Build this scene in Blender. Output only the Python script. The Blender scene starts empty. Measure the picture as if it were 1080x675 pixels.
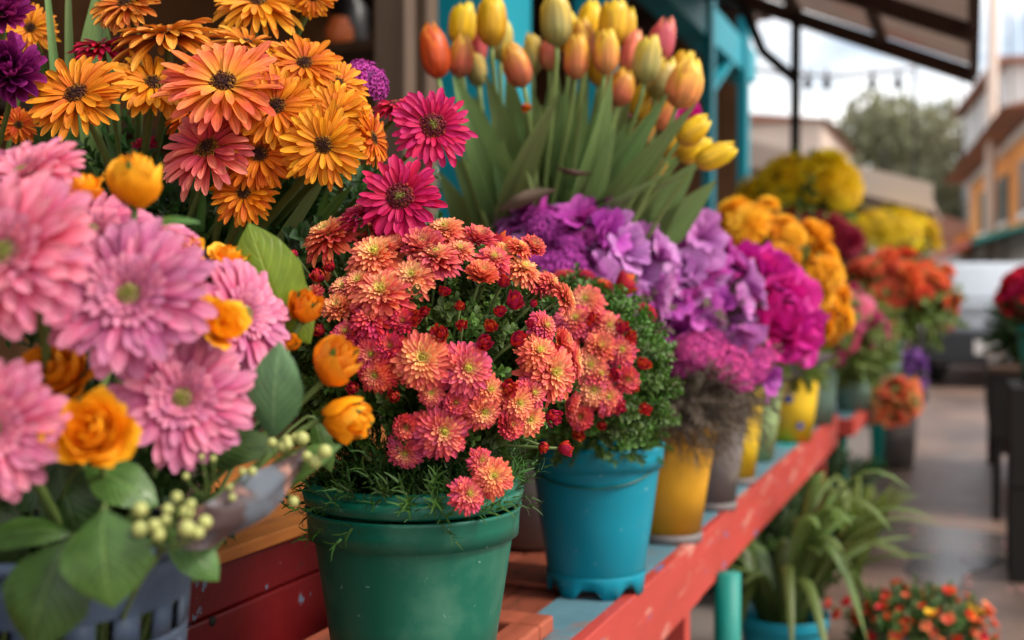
import bpy, math, random
import numpy as np
from mathutils import Vector, Matrix, Quaternion
C = bpy.data.collections.new('market'); bpy.context.scene.collection.children.link(C)
R = math.radians
rng = np.random.RandomState(7)
random.seed(7)
EYE = 1.05; F = 1200.0; PITCH = math.atan(27.5/F)
# ---------- place helpers ----------
def at(px, py, d):
    """a point of the street seen from the pavement: camera frame -> world"""
    x = (px-540)/F*d; y = d; z = -(py-337.5)/F*d
    c, s = math.cos(-PITCH), math.sin(-PITCH)
    return Vector((x, y*c - z*s, EYE + y*s + z*c))
TH = math.atan(.405); CT, ST = math.cos(TH), math.sin(TH)
FRAME=[0.,0.,CT,ST]
def st(u, v, z=0):            # street frame: u across (right +), v along
    ox,oy,c_,s_=FRAME
    return Vector((ox+u*c_ + v*s_, oy-u*s_ + v*c_, z))
def to_uv(x, y): return (x*CT - y*ST, x*ST + y*CT)
# ---------- mesh builder: quads only, with uv, fac, rnd ----------
class MB:
    def __init__(s): s.V=[]; s.Fc=[]; s.U=[]; s.A=[]; s.B=[]; s.n=0
    def grid(s, P, fac=0., rnd=0., closed=False, uv=None):
        nu, nv = P.shape[:2]
        if uv is None:
            uu, vv = np.meshgrid(np.linspace(0,1,nu), np.linspace(0,1,nv), indexing='ij')
            uv = np.stack([uu,vv],-1)
        idx = np.arange(nu*nv).reshape(nu,nv)+s.n
        if closed: idx = np.concatenate([idx, idx[:,:1]],1)
        f = np.stack([idx[:-1,:-1], idx[:-1,1:], idx[1:,1:], idx[1:,:-1]],-1).reshape(-1,4)
        s.V.append(P.reshape(-1,3)); s.U.append(uv.reshape(-1,2)); s.Fc.append(f)
        s.A.append(np.broadcast_to(fac,(nu,nv)).reshape(-1) if np.ndim(fac) else np.full(nu*nv,fac))
        s.B.append(np.full(nu*nv,rnd)); s.n += nu*nv
        return s
    def raw(s, V, Fq, uv=None, fac=None, rnd=None):
        V=np.asarray(V,float); n=len(V)
        s.V.append(V); s.Fc.append(np.asarray(Fq,int)+s.n)
        s.U.append(uv if uv is not None else np.zeros((n,2)))
        s.A.append(fac if fac is not None else np.zeros(n)); s.B.append(rnd if rnd is not None else np.zeros(n)); s.n+=n
        return s
    def cat(s):
        return np.concatenate(s.V), np.concatenate(s.Fc), np.concatenate(s.U), np.concatenate(s.A), np.concatenate(s.B)
    def merge(s, o, M=None, rnd=None):
        V,Fq,U,A,B = o.cat()
        if M is not None:
            m=np.array(M); V = V@m[:3,:3].T + m[:3,3]
        s.raw(V,Fq,U,A,B if rnd is None else np.full(len(V),rnd)); return s
    def scatter(s, o, Ms, rnds=None):
        V,Fq,U,A,B = o.cat(); Ms=np.asarray(Ms); k=len(Ms); n=len(V)
        W = np.einsum('kij,nj->kni', Ms[:,:3,:3], V) + Ms[:,None,:3,3]
        FF = Fq[None]+ (np.arange(k)*n)[:,None,None]
        rr = np.repeat(rnds if rnds is not None else rng.rand(k), n)
        s.raw(W.reshape(-1,3), FF.reshape(-1,4), np.tile(U,(k,1)), np.tile(A,k), rr); return s
    def box(s, u0,u1,v0,v1,z0,z1, street=True, rnd=0.):
        c=[(u0,v0,z0),(u1,v0,z0),(u1,v1,z0),(u0,v1,z0),(u0,v0,z1),(u1,v0,z1),(u1,v1,z1),(u0,v1,z1)]
        V=np.array([st(*p) if street else p for p in c])
        Fq=[(0,3,2,1),(4,5,6,7),(0,1,5,4),(1,2,6,5),(2,3,7,6),(3,0,4,7)]
        return s.raw(V,Fq,rnd=np.full(8,rnd))
    def hexa(s, pts):
        Fq=[(0,3,2,1),(4,5,6,7),(0,1,5,4),(1,2,6,5),(2,3,7,6),(3,0,4,7)]
        return s.raw(np.array([tuple(p) for p in pts]),Fq)
    def tube(s, pts, r, n=8, cap=True, fac=0.):
        pts=np.array([tuple(p) for p in pts],float); k=len(pts)
        rad=np.broadcast_to(r,(k,)) if np.ndim(r)==0 else np.interp(np.linspace(0,1,k),np.linspace(0,1,len(r)),r)
        T=np.gradient(pts,axis=0); T/=np.linalg.norm(T,axis=1,keepdims=True)+1e-9
        ref=np.array([0,0,1.]) if abs(T[0][2])<.9 else np.array([1.,0,0])
        a=np.linspace(0,2*math.pi,n,endpoint=False); rows=[]
        for i in range(k):
            x=np.cross(T[i],ref); x/=np.linalg.norm(x)+1e-9; y=np.cross(T[i],x); ref=-y if False else ref
            rows.append(pts[i]+rad[i]*(np.cos(a)[:,None]*x+np.sin(a)[:,None]*y))
        P=np.array(rows)
        if cap:
            P=np.concatenate([np.repeat(P[:1].mean(1,keepdims=True),n,1),P,np.repeat(P[-1:].mean(1,keepdims=True),n,1)])
        return s.grid(P,closed=True,fac=fac)
    def lathe(s, prof, c=(0,0,0), n=48, mod=None, sx=1., sy=1.):
        a=np.linspace(0,2*math.pi,n,endpoint=False)
        P=np.array([[ (c[0]+sx*r*math.cos(t), c[1]+sy*r*math.sin(t), c[2]+z+(mod(i,t) if mod else 0)) for t in a] for i,(r,z) in enumerate(prof)])
        return s.grid(P,closed=True)
    def mesh(s, name, mats, smooth=True, origin=(0,0,0)):
        V,Fq,U,A,B=s.cat(); V=V-np.array(tuple(origin))
        me=bpy.data.meshes.new(name); nf=len(Fq)
        me.vertices.add(len(V)); me.vertices.foreach_set('co',V.astype(np.float32).ravel())
        me.loops.add(nf*4); me.loops.foreach_set('vertex_index',Fq.astype(np.int32).ravel())
        me.polygons.add(nf); me.polygons.foreach_set('loop_start',np.arange(0,nf*4,4,dtype=np.int32))
        me.update(calc_edges=True); me.validate()
        uv=me.uv_layers.new(name='UV')
        if len(me.loops)==nf*4: uv.data.foreach_set('uv',U[Fq.ravel()].astype(np.float32).ravel())
        else:
            li=np.zeros(len(me.loops),np.int32); me.loops.foreach_get('vertex_index',li)
            uv.data.foreach_set('uv',U[li].astype(np.float32).ravel())
        for nm,arr in (('fac',A),('rnd',B)):
            at_=me.attributes.new(nm,'FLOAT','POINT'); at_.data.foreach_set('value',arr.astype(np.float32))
        me.polygons.foreach_set('use_smooth',np.full(len(me.polygons),smooth))
        me.materials.append(mats); return me
WL={}
def wloc(o): return WL[o]
def link(name, data, loc, parent=None, mtx=None):
    o=bpy.data.objects.new(name,data); C.objects.link(o); WL[o]=Vector(loc)
    pl = WL[parent] if parent else Vector((0,0,0))
    if parent: o.parent=parent
    L=Vector(loc)-pl
    if mtx is None: o.location=L
    else:
        o.matrix_basis = Matrix.Translation(L) @ mtx.to_4x4()
    return o
def tag(o,label=None,cat=None,group=None,kind=None):
    if label: o['label']=label
    if cat: o['category']=cat
    if group: o['group']=group
    if kind: o['kind']=kind
    return o
def thing(name,label,cat,loc,group=None): return tag(link(name,None,loc),label,cat,group)
def part(name, mb, mat, parent, smooth=True, bevel=0, origin=None, label=None):
    o0 = origin if origin is not None else (WL[parent] if parent else Vector((0,0,0)))
    o=link(name, mb.mesh(name,mat,smooth,o0), o0, parent)
    if bevel:
        m=o.modifiers.new('b','BEVEL'); m.width=bevel; m.segments=2; m.limit_method='ANGLE'
    if label: o['label']=label
    return o
def single(name, mb, mat, label, cat, origin, group=None, smooth=True, bevel=0, kind=None):
    o=part(name,mb,mat,None,smooth,bevel,Vector(origin)); tag(o,label,cat,group,kind); return o
def bez(p0,p1,p2,p3,n=10):
    t=np.linspace(0,1,n)[:,None]; p0,p1,p2,p3=[np.array(tuple(p)) for p in (p0,p1,p2,p3)]
    return (1-t)**3*p0+3*(1-t)**2*t*p1+3*(1-t)*t*t*p2+t**3*p3
def aim(d, roll=0.):
    q=Vector(d).normalized().to_track_quat('Z','Y'); return (q.to_matrix().to_4x4() @ Matrix.Rotation(roll,4,'Z'))
def nrm(v): v=np.asarray(v,float); return v/(np.linalg.norm(v)+1e-9)
# ---------- materials ----------
def newmat(name):
    m=bpy.data.materials.new(name); m.use_nodes=True; nt=m.node_tree; nt.nodes.clear()
    return m,nt,nt.nodes,nt.links
def N(nt,t,**k):
    n=nt.nodes.new(t)
    for a,b in k.items():
        if a.startswith('i_'):
            key=a[2:]; key=int(key) if key.isdigit() else key.replace('_',' '); n.inputs[key].default_value=b
        else: setattr(n,a,b)
    return n
def ramp(nt, stops, inp=None):
    r=nt.nodes.new('ShaderNodeValToRGB'); e=r.color_ramp.elements
    while len(e)<len(stops): e.new(.5)
    for k,(p,c) in enumerate(stops):
        e[k].position=p; e[k].color=(c[0],c[1],c[2],1) if not np.isscalar(c) else (c,c,c,1)
    if inp is not None: nt.links.new(inp,r.inputs[0])
    return r
def petal_mat(name, stops, trans=.28, rough=.5, hv=.02, vv=.3, vein=.35, vs=(2.,16.), spec=.25, sheen=0., ohv=.012, ovv=.15, ribs=0):
    m,nt,n,l=newmat(name)
    fa=N(nt,'ShaderNodeAttribute',attribute_name='fac'); ra=N(nt,'ShaderNodeAttribute',attribute_name='rnd'); oi=N(nt,'ShaderNodeObjectInfo')
    uvn=N(nt,'ShaderNodeUVMap',uv_map='UV'); mp=N(nt,'ShaderNodeMapping'); mp.inputs['Scale'].default_value=(vs[0],vs[1],1)
    cx=N(nt,'ShaderNodeCombineXYZ'); l.new(ra.outputs['Fac'],cx.inputs[2]); 
    sc=N(nt,'ShaderNodeVectorMath',operation='SCALE'); sc.inputs['Scale'].default_value=40; l.new(cx.outputs[0],sc.inputs[0]); l.new(sc.outputs[0],mp.inputs['Location'])
    l.new(uvn.outputs[0],mp.inputs['Vector'])
    nz=N(nt,'ShaderNodeTexNoise'); nz.inputs['Scale'].default_value=1.; nz.inputs['Detail'].default_value=3; l.new(mp.outputs[0],nz.inputs['Vector'])
    ad=N(nt,'ShaderNodeMath',operation='MULTIPLY_ADD'); l.new(nz.outputs[0],ad.inputs[0]); ad.inputs[1].default_value=.22
    sb=N(nt,'ShaderNodeMath',operation='SUBTRACT'); l.new(fa.outputs['Fac'],sb.inputs[0]); sb.inputs[1].default_value=.11; l.new(sb.outputs[0],ad.inputs[2])
    rp=ramp(nt,stops,ad.outputs[0])
    hs=N(nt,'ShaderNodeHueSaturation')
    def jit(src,a,b,base):
        q=N(nt,'ShaderNodeMath',operation='MULTIPLY_ADD'); l.new(src,q.inputs[0]); q.inputs[1].default_value=a
        q2=N(nt,'ShaderNodeMath',operation='MULTIPLY_ADD'); l.new(oi.outputs['Random'],q2.inputs[0]); q2.inputs[1].default_value=b; q2.inputs[2].default_value=base-.5*a-.5*b
        l.new(q2.outputs[0],q.inputs[2]); return q.outputs[0]
    l.new(jit(ra.outputs['Fac'],hv*2,ohv*2,.5),hs.inputs['Hue'])
    v=jit(ra.outputs['Fac'],vv,ovv,1.)
    vm=N(nt,'ShaderNodeMapRange'); vm.inputs[1].default_value=.3; vm.inputs[2].default_value=.7; vm.inputs[3].default_value=1-vein; vm.inputs[4].default_value=1+vein*.4; l.new(nz.outputs[0],vm.inputs[0])
    mm=N(nt,'ShaderNodeMath',operation='MULTIPLY'); l.new(v,mm.inputs[0]); l.new(vm.outputs[0],mm.inputs[1]); l.new(mm.outputs[0],hs.inputs['Value'])
    colo=rp.outputs[0]; hsrc=nz.outputs[0]
    if ribs:
        sx=N(nt,'ShaderNodeSeparateXYZ'); l.new(uvn.outputs[0],sx.inputs[0])
        def mt(op,x,y=None,z=None):
            q=N(nt,'ShaderNodeMath',operation=op)
            for k_,w_ in enumerate((x,y,z)):
                if w_ is None: continue
                if isinstance(w_,(int,float)): q.inputs[k_].default_value=w_
                else: l.new(w_,q.inputs[k_])
            return q.outputs[0]
        av=mt('ABSOLUTE',mt('SUBTRACT',sx.outputs[1],.5))
        mid=mt('SMOOTH_MIN',mt('MULTIPLY',mt('MAXIMUM',mt('SUBTRACT',.03,av),0.),34.),1.,.1)
        ph=mt('MULTIPLY',mt('SUBTRACT',mt('MULTIPLY',sx.outputs[0],ribs),mt('MULTIPLY',av,ribs*.75)),6.2832)
        sv=mt('POWER',mt('MULTIPLY_ADD',mt('SINE',ph),.5,.5),9.)
        vn=mt('MINIMUM',mt('ADD',mid,mt('MULTIPLY',sv,.45)),1.)
        mx_=N(nt,'ShaderNodeMix',data_type='RGBA'); l.new(mt('MULTIPLY',vn,.55),mx_.inputs[0]); l.new(colo,mx_.inputs[6]); e_=stops[-1][1]; mx_.inputs[7].default_value=(min(1,e_[0]*2.1+.03),min(1,e_[1]*1.7+.03),e_[2]*1.9+.02,1); colo=mx_.outputs[2]
        hsrc=mt('SUBTRACT',mt('MULTIPLY',nz.outputs[0],.6),vn)
    l.new(colo,hs.inputs['Color'])
    bp=N(nt,'ShaderNodeBump'); bp.inputs['Strength'].default_value=.35; bp.inputs['Distance'].default_value=.002; l.new(hsrc,bp.inputs['Height'])
    bs=N(nt,'ShaderNodeBsdfPrincipled'); bs.inputs['Roughness'].default_value=rough; bs.inputs['Specular IOR Level'].default_value=spec
    bs.inputs['Sheen Weight'].default_value=sheen
    l.new(hs.outputs[0],bs.inputs['Base Color']); l.new(bp.outputs[0],bs.inputs['Normal'])
    tr=N(nt,'ShaderNodeBsdfTranslucent'); l.new(hs.outputs[0],tr.inputs[0])
    mx=N(nt,'ShaderNodeMixShader'); mx.inputs[0].default_value=trans; l.new(bs.outputs[0],mx.inputs[1]); l.new(tr.outputs[0],mx.inputs[2])
    o=N(nt,'ShaderNodeOutputMaterial'); l.new(mx.outputs[0],o.inputs[0]); return m
def surf(name, col, rough=.5, var=.12, scale=8., spec=.5, col2=None, thr=(.5,.6), scale2=5., bump=.2, bdist=.002, bscale=60., metal=0., col3=None, thr3=(.6,.65), scale3=9., emis=0., rand=0., stretch=None, trans=0., cspace='Object'):
    """general surface: base colour with soft mottling, up to two wear layers, fine bump"""
    m,nt,n,l=newmat(name)
    tc=N(nt,'ShaderNodeTexCoord'); src=tc.outputs[cspace]
    if stretch:
        mp=N(nt,'ShaderNodeMapping'); mp.inputs['Rotation'].default_value=(0,0,TH); mp2=N(nt,'ShaderNodeMapping'); mp2.inputs['Scale'].default_value=stretch
        l.new(src,mp.inputs[0]); l.new(mp.outputs[0],mp2.inputs[0]); src=mp2.outputs[0]
    def noise(s,d=5.,off=0.):
        z=N(nt,'ShaderNodeTexNoise'); z.inputs['Scale'].default_value=s; z.inputs['Detail'].default_value=d; z.inputs['Roughness'].default_value=.62
        if off:
            a=N(nt,'ShaderNodeVectorMath',operation='ADD'); a.inputs[1].default_value=(off,off*2,off*3); l.new(src,a.inputs[0]); l.new(a.outputs[0],z.inputs['Vector'])
        else: l.new(src,z.inputs['Vector'])
        return z.outputs[0]
    n1=noise(scale)
    r1=ramp(nt,[(.25,tuple(c*(1-var) for c in col)),(.75,tuple(min(1,c*(1+var)) for c in col))],n1); cur=r1.outputs[0]
    hgt=noise(bscale,4.,3.3)
    if rand:
        ra=N(nt,'ShaderNodeAttribute',attribute_name='rnd'); hs=N(nt,'ShaderNodeHueSaturation'); q=N(nt,'ShaderNodeMath',operation='MULTIPLY_ADD'); l.new(ra.outputs['Fac'],q.inputs[0]); q.inputs[1].default_value=rand; q.inputs[2].default_value=1-rand/2
        l.new(q.outputs[0],hs.inputs['Value']); l.new(cur,hs.inputs['Color']); cur=hs.outputs[0]
    for c2,th,s2,of in ((col2,thr,scale2,7.7),(col3,thr3,scale3,13.1)):
        if c2 is None: continue
        k=ramp(nt,[(th[0],0.),(th[1],1.)],noise(s2,8.,of))
        mx=N(nt,'ShaderNodeMix',data_type='RGBA'); l.new(k.outputs[0],mx.inputs[0]); l.new(cur,mx.inputs[6]); mx.inputs[7].default_value=(*c2,1); cur=mx.outputs[2]
        ad=N(nt,'ShaderNodeMath',operation='MULTIPLY_ADD'); l.new(k.outputs[0],ad.inputs[0]); ad.inputs[1].default_value=-.8; l.new(hgt,ad.inputs[2]); hgt=ad.outputs[0]
    bs=N(nt,'ShaderNodeBsdfPrincipled'); l.new(cur,bs.inputs['Base Color']); bs.inputs['Metallic'].default_value=metal
    bs.inputs['Specular IOR Level'].default_value=spec
    rr=N(nt,'ShaderNodeMapRange'); rr.inputs[3].default_value=max(0.02,rough-.12); rr.inputs[4].default_value=min(1,rough+.12); l.new(n1,rr.inputs[0]); l.new(rr.outputs[0],bs.inputs['Roughness'])
    bp=N(nt,'ShaderNodeBump'); bp.inputs['Strength'].default_value=bump; bp.inputs['Distance'].default_value=bdist; l.new(hgt,bp.inputs['Height']); l.new(bp.outputs[0],bs.inputs['Normal'])
    if emis: l.new(cur,bs.inputs['Emission Color']); bs.inputs['Emission Strength'].default_value=emis
    o=N(nt,'ShaderNodeOutputMaterial')
    if trans:
        tr=N(nt,'ShaderNodeBsdfTranslucent'); l.new(cur,tr.inputs[0]); mx=N(nt,'ShaderNodeMixShader'); mx.inputs[0].default_value=trans
        l.new(bs.outputs[0],mx.inputs[1]); l.new(tr.outputs[0],mx.inputs[2]); l.new(mx.outputs[0],o.inputs[0])
    else: l.new(bs.outputs[0],o.inputs[0])
    return m
# ---------- flower shapes (unit radius, axis +Z) ----------
GER=([0,.12,.4,.72,.86,.95,1],[.35,.5,.85,1,.92,.66,.3])
SPO=([0,.15,.5,.75,.9,1],[.4,.5,.85,1,.85,.45])
def petal(L,W,prof,e0,e1,cup=.15,ridge=.0,nu=7,nv=5,side=0.,pw=1.):
    u=np.linspace(0,1,nu)**.8; v=np.linspace(-1,1,nv)
    w=W/2*np.interp(u,prof[0],prof[1])
    e=e0+(e1-e0)*u**pw; ds=np.diff(u)*L
    y=np.concatenate([[0],np.cumsum(np.cos((e[1:]+e[:-1])/2)*ds)]); z=np.concatenate([[0],np.cumsum(np.sin((e[1:]+e[:-1])/2)*ds)])
    P=np.zeros((nu,nv,3)); P[...,0]=w[:,None]*v[None]+side*L*(u**2)[:,None]
    off=(cup*W*v[None]**2+ridge*W*np.cos(v[None]*math.pi*2))*np.interp(u,prof[0],prof[1])[:,None]
    P[...,1]=y[:,None]-off*np.sin(e)[:,None]; P[...,2]=z[:,None]+off*np.cos(e)[:,None]
    return P
def rotz(P,a,r0=0.,z0=0.):
    Q=P.copy(); Q[...,1]+=r0; c,s=math.cos(a),math.sin(a)
    X=Q[...,0]*c-Q[...,1]*s; Y=Q[...,0]*s+Q[...,1]*c; Q[...,0]=X; Q[...,1]=Y; Q[...,2]+=z0; return Q
def ring_flower(rings, seed, prof=GER, nu=7, nv=5, jit=1.):
    """rings: (count, r0, z0, L, W, e0deg, e1deg, cup, ridge, fac0, fac1)"""
    g=np.random.RandomState(seed); mb=MB()
    for (n,r0,z0,L,W,e0,e1,cup,rd,f0,f1) in rings:
        ph=g.rand()*6.28
        for k in range(n):
            if g.rand()<.02*jit: continue
            l=L*(1+jit*.09*g.randn()); 
            P=petal(l,W*(1+.12*g.randn()),prof,R(e0+jit*5*g.randn()),R(e1+jit*10*g.randn()),cup*(1+.4*g.randn()),rd,nu,nv,side=.06*jit*g.randn())
            tw=jit*.18*g.randn()
            if tw:
                c,s=np.cos(tw*np.linspace(0,1,nu)),np.sin(tw*np.linspace(0,1,nu)); x=P[...,0].copy(); zc=P[:,nv//2,2][:,None]; dz=P[...,2]-zc
                P[...,0]=x*c[:,None]-dz*s[:,None]; P[...,2]=zc+x*s[:,None]+dz*c[:,None]
            P=rotz(P,ph+6.2832*k/n+jit*.05*g.randn(),r0,z0)
            fac=np.repeat(np.linspace(f0,f1,nu)[:,None],nv,1)
            mb.grid(P,fac,g.rand())
    return mb
def fuzz(rad, hgt, n, size, seed, f_in=0., f_out=1., flat=.0, inner=0.):
    """dome of tiny upright florets"""
    g=np.random.RandomState(seed); mb=MB(); t=np.linspace(0,1,5)
    mb.lathe([(rad*1.02,-.03),(rad,hgt*.2),(rad*.8,hgt*.65),(rad*.45,hgt*.92),(.001,hgt)],n=14)
    for k in range(n):
        q=math.sqrt((k+.5)/n); a=k*2.39996+.1*g.randn(); r=rad*q
        z=hgt*(1-q*q)*(1-flat)
        tilt=q*.9; h=size*(1+.3*g.randn()); w=size*.38
        ax=np.array([math.cos(a)*math.sin(tilt),math.sin(a)*math.sin(tilt),math.cos(tilt)])
        e1=nrm(np.cross(ax,[.3,.9,.1])); e2=np.cross(ax,e1); c=np.array([r*math.cos(a),r*math.sin(a),z])
        aa=np.arange(5)*1.2566
        ringp=lambda rr,hh:[c+ax*hh+rr*(math.cos(b)*e1+math.sin(b)*e2) for b in aa]
        P=np.array([ringp(w*.6,0),ringp(w,h*.6),ringp(w*.9,h*.95),ringp(.0001,h*.75)])
        f_=f_in+(f_out-f_in)*q; mb.grid(P,np.repeat(np.array([[f_],[f_],[min(1.3,f_+.1+.5*g.rand()**2)],[f_]]),5,1),g.rand(),closed=True)
    return mb
def wrap(rk,hk,phi,span,seed,rf,zdrop=.2,ruf=0.,nu=9,nv=9,f0=0.,f1=1.,z0=0.,pinch=.25,open_=0.,off=0.,mb=None,spow=4.):
    """petal that wraps about the axis; rf: radius profile table over u"""
    g=np.random.RandomState(seed); u=np.linspace(0,1,nu); v=np.linspace(-1,1,nv)
    U,Vv=np.meshgrid(u,v,indexing='ij')
    r=rk*np.interp(U,rf[0],rf[1]); sp=span*np.clip(1-U**spow*(1-pinch),.05,1)*np.interp(U,[0,.2,1],[.75,1,1])
    p1,p2,p3=g.rand(3)*6.28
    r=r+rk*ruf*U**2*(np.sin(Vv*4+p1)+.6*np.sin(Vv*8+p2))+rk*off*Vv
    z=z0+hk*(U-zdrop*Vv**2*U**2)+hk*ruf*.5*U**2*np.sin(Vv*5+p3)
    a=phi+Vv*sp
    cx,cy=open_*math.cos(phi)*rk,open_*math.sin(phi)*rk
    P=np.stack([r*np.cos(a)+cx*U,r*np.sin(a)+cy*U,z],-1)
    mb.grid(P,f0+(f1-f0)*U,g.rand()); return mb
def rose(seed,n=16,open_=.5,ruf=.05):
    g=np.random.RandomState(seed); mb=MB()
    for k in range(n):
        q=(k+1)/n; rk=.12+.78*q**1.1; flare=open_*q**2
        rf=([0,.25,.6,.85,1],[.35,.75,1.,1.+.25*flare,1+.75*flare-.25*(1-q)])
        wrap(rk,(.95-.12*q)*(1-.25*flare*q),k*2.4+.2*g.randn(),R(95-35*q),seed*50+k,rf,.12+.1*q,ruf*(.5+q),f0=.15+.1*q,f1=.6+.4*g.rand(),z0=-.35-.06*q,off=.08,mb=mb,pinch=.45)
    return mb
def tulip(seed,op=0.):
    g=np.random.RandomState(seed); mb=MB()
    for j in range(2):
        for k in range(3):
            rf=([0,.08,.25,.5,.75,.92,1],[.22,.66,.96,1.0,.86+op*.3,.52+op*.75,.24+op*.9+.05*g.rand()])
            m1=MB(); wrap(.45*(.90 if j==0 else 1.),1.22*(1.03 if j==0 else 1.)*(1.+.03*g.randn()),6.2832*k/3+j*1.047+.1*g.randn(),R(66),seed*9+j*3+k,rf,.07,.012,nu=14,nv=11,z0=0,off=.065,mb=m1,pinch=.2,spow=4.2)
            vv=np.abs(np.tile(np.linspace(-1,1,11),14)); m1.A[0]=np.clip(m1.A[0]*.75+.45*vv**3*m1.A[0]**.5,0,1); mb.merge(m1)
    return mb
RUF=([0,.3,.6,.85,1],[.12,.3,.6,.95,1.25])
def ruffle(seed,n=7):
    g=np.random.RandomState(seed); mb=MB()
    for k in range(n):
        q=(k%3)/3
        wrap(.42+.3*q+.12*g.rand(),.75-.12*q,k*2.4+.4*g.randn(),R(58+20*g.rand()),seed*31+k,RUF,.2,.16,f0=.0,f1=.7+.3*g.rand(),z0=-.3,off=.2,mb=mb,pinch=.7)
    return mb
MUMR=[(30,.10,-.07,.86,.20,0,-22,.2,0,.0,.22),(30,.10,.0,.77,.185,8,-6,.2,0,.02,.30),(28,.10,.06,.66,.165,14,4,.22,0,.06,.40),(26,.10,.11,.54,.145,20,16,.24,0,.15,.52),(22,.09,.15,.42,.12,30,26,.26,0,.32,.68),(18,.07,.17,.30,.10,42,38,.3,0,.5,.82),(14,.05,.18,.2,.08,56,50,.3,0,.8,1.)]
BUDR=[(18,.12,-.1,.62,.24,35,95,.3,0,0,.3),(16,.1,.05,.55,.22,50,110,.3,0,0,.35),(12,.08,.18,.42,.2,65,120,.3,0,0.05,.4),(8,.04,.28,.3,.16,75,120,.3,0,.1,.5)]
def clump(seed,n=160,fl=.13,fc=(0,1)):
    g=np.random.RandomState(seed); mb=MB(); mb.lathe([(.001,-.5),(.5,-.35),(.86,0),(.8,.3),(.5,.55),(.001,.68)],n=16)
    one=MB(); a=np.arange(6)*1.0472
    one.grid(np.array([[(.15*math.cos(t),.15*math.sin(t),-.3) for t in a],[(.7*math.cos(t),.7*math.sin(t),.25) for t in a],[(1.*math.cos(t),1.*math.sin(t),.3+.1*math.cos(3*t)) for t in a],[(.3*math.cos(t),.3*math.sin(t),.05) for t in a]]),np.repeat(np.array([[0],[.5],[1.],[.2]]),6,1),0,closed=True)
    Ms=[]
    for k in range(n):
        z=1-1.25*(k+.5)/n; r=math.sqrt(max(0,1-z*z)); t=k*2.39996; p=np.array([r*math.cos(t)*.9,r*math.sin(t)*.9,z*.72])*(1+.06*g.randn())
        m=aim(Vector((p[0],p[1],p[2]+.15+.1*g.randn())),g.rand()*6)@Matrix.Scale(fl*(1+.25*g.randn()),4); m.translation=Vector(p); Ms.append(np.array(m))
    mb.scatter(one,Ms); return mb
OVATE=([0,.06,.3,.55,.8,.95,1],[.06,.3,.92,1,.66,.22,.02]); LANCE=([0,.1,.35,.65,.9,1],[.45,.6,1,.85,.35,.02]); STRAP=([0,.2,.6,.9,1],[.7,.9,1,.6,.05])
def ribbon(mb,pts,W,prof,side,fold=.18,nv=7,wave=0.,rnd=0.,roll=0.):
    """blade along a curve; side = width direction"""
    pts=np.asarray(pts); k=len(pts); u=np.linspace(0,1,k); T=np.gradient(pts,axis=0); T/=np.linalg.norm(T,axis=1,keepdims=True)+1e-9
    v=np.linspace(-1,1,nv); P=np.zeros((k,nv,3)); w=W/2*np.interp(u,prof[0],prof[1])
    side=nrm(side)
    for i in range(k):
        s_=nrm(side-T[i]*np.dot(side,T[i])); nn=np.cross(s_,T[i])
        a=roll*u[i]; s_,nn=s_*math.cos(a)+nn*math.sin(a),-s_*math.sin(a)+nn*math.cos(a)
        for j in range(nv):
            P[i,j]=pts[i]+s_*v[j]*w[i]+nn*(fold*w[i]*abs(v[j])**1.3+wave*w[i]*math.sin(u[i]*9+v[j]*2)*abs(v[j]))
    mb.grid(P,np.repeat(u[:,None],nv,1),rnd); return mb
# ================= MATERIALS =================
M={}
M['teal_pl']=surf('green_plastic',(.002,.105,.064),.36,.10,3.,.35,col2=(.05,.17,.11),thr=(.50,.72),scale2=9,bump=.08,bscale=25,col3=(.12,.26,.20),thr3=(.665,.70),scale3=75,trans=.0)
M['blue_pl']=surf('blue_plastic',(.0,.22,.31),.36,.09,3.,.32,col2=(.02,.20,.25),thr=(.58,.75),scale2=14,bump=.08,bscale=25,col3=(.18,.42,.46),thr3=(.665,.70),scale3=70)
M['blue_dk']=surf('green_wire',(.0,.09,.08),.4)
M['yel_pl']=surf('yellow_plastic',(.62,.30,.012),.42,.1,3.,.4,col2=(.36,.2,.04),thr=(.62,.75),scale2=14,bump=.1,bscale=30)
M['yel2_pl']=surf('lemon_plastic',(.75,.48,.02),.42,.1,3.,.4,col2=(.5,.3,.04),thr=(.62,.75),scale2=14,bump=.1)
M['gry_pl']=surf('grey_plastic',(.17,.15,.145),.55,.15,4.,.3,col2=(.3,.26,.2),thr=(.55,.7),scale2=10,bump=.15)
M['lgr_pl']=surf('pale_green_plastic',(.30,.42,.18),.45,.1,4.,.4,bump=.1)
M['sage_pl']=surf('sage_plastic',(.19,.30,.23),.45,.1,4.,.4,bump=.1)
M['bask']=surf('basket_plastic',(.03,.045,.075),.55,.15,6.,.2,col2=(.06,.075,.10),thr=(.5,.7),scale2=9,bump=.2)
M['soil']=surf('soil',(.025,.016,.01),.95,.5,40,.1,bump=1.,bdist=.01,bscale=80)
M['redpaint']=surf('red_paint',(.52,.055,.035),.55,.18,5.,.35,col2=(.13,.17,.24),thr=(.615,.64),scale2=9,col3=(.12,.06,.03),thr3=(.66,.68),scale3=17,bump=.45,bscale=45,rand=.15)
M['railpaint']=surf('worn_coral_paint',(.40,.046,.034),.55,.22,4.,.3,col2=(.50,.20,.15),thr=(.57,.66),scale2=14,col3=(.10,.14,.27),thr3=(.64,.66),scale3=22,bump=.5,bscale=45,stretch=(1.6,.35,1.6))
M['darkred']=surf('dark_red_paint',(.095,.002,.003),.45,.3,6.,.25,col2=(.10,.12,.17),thr=(.615,.635),scale2=19,col3=(.02,.01,.01),thr3=(.62,.66),scale3=10,bump=.4,bscale=40)
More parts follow.
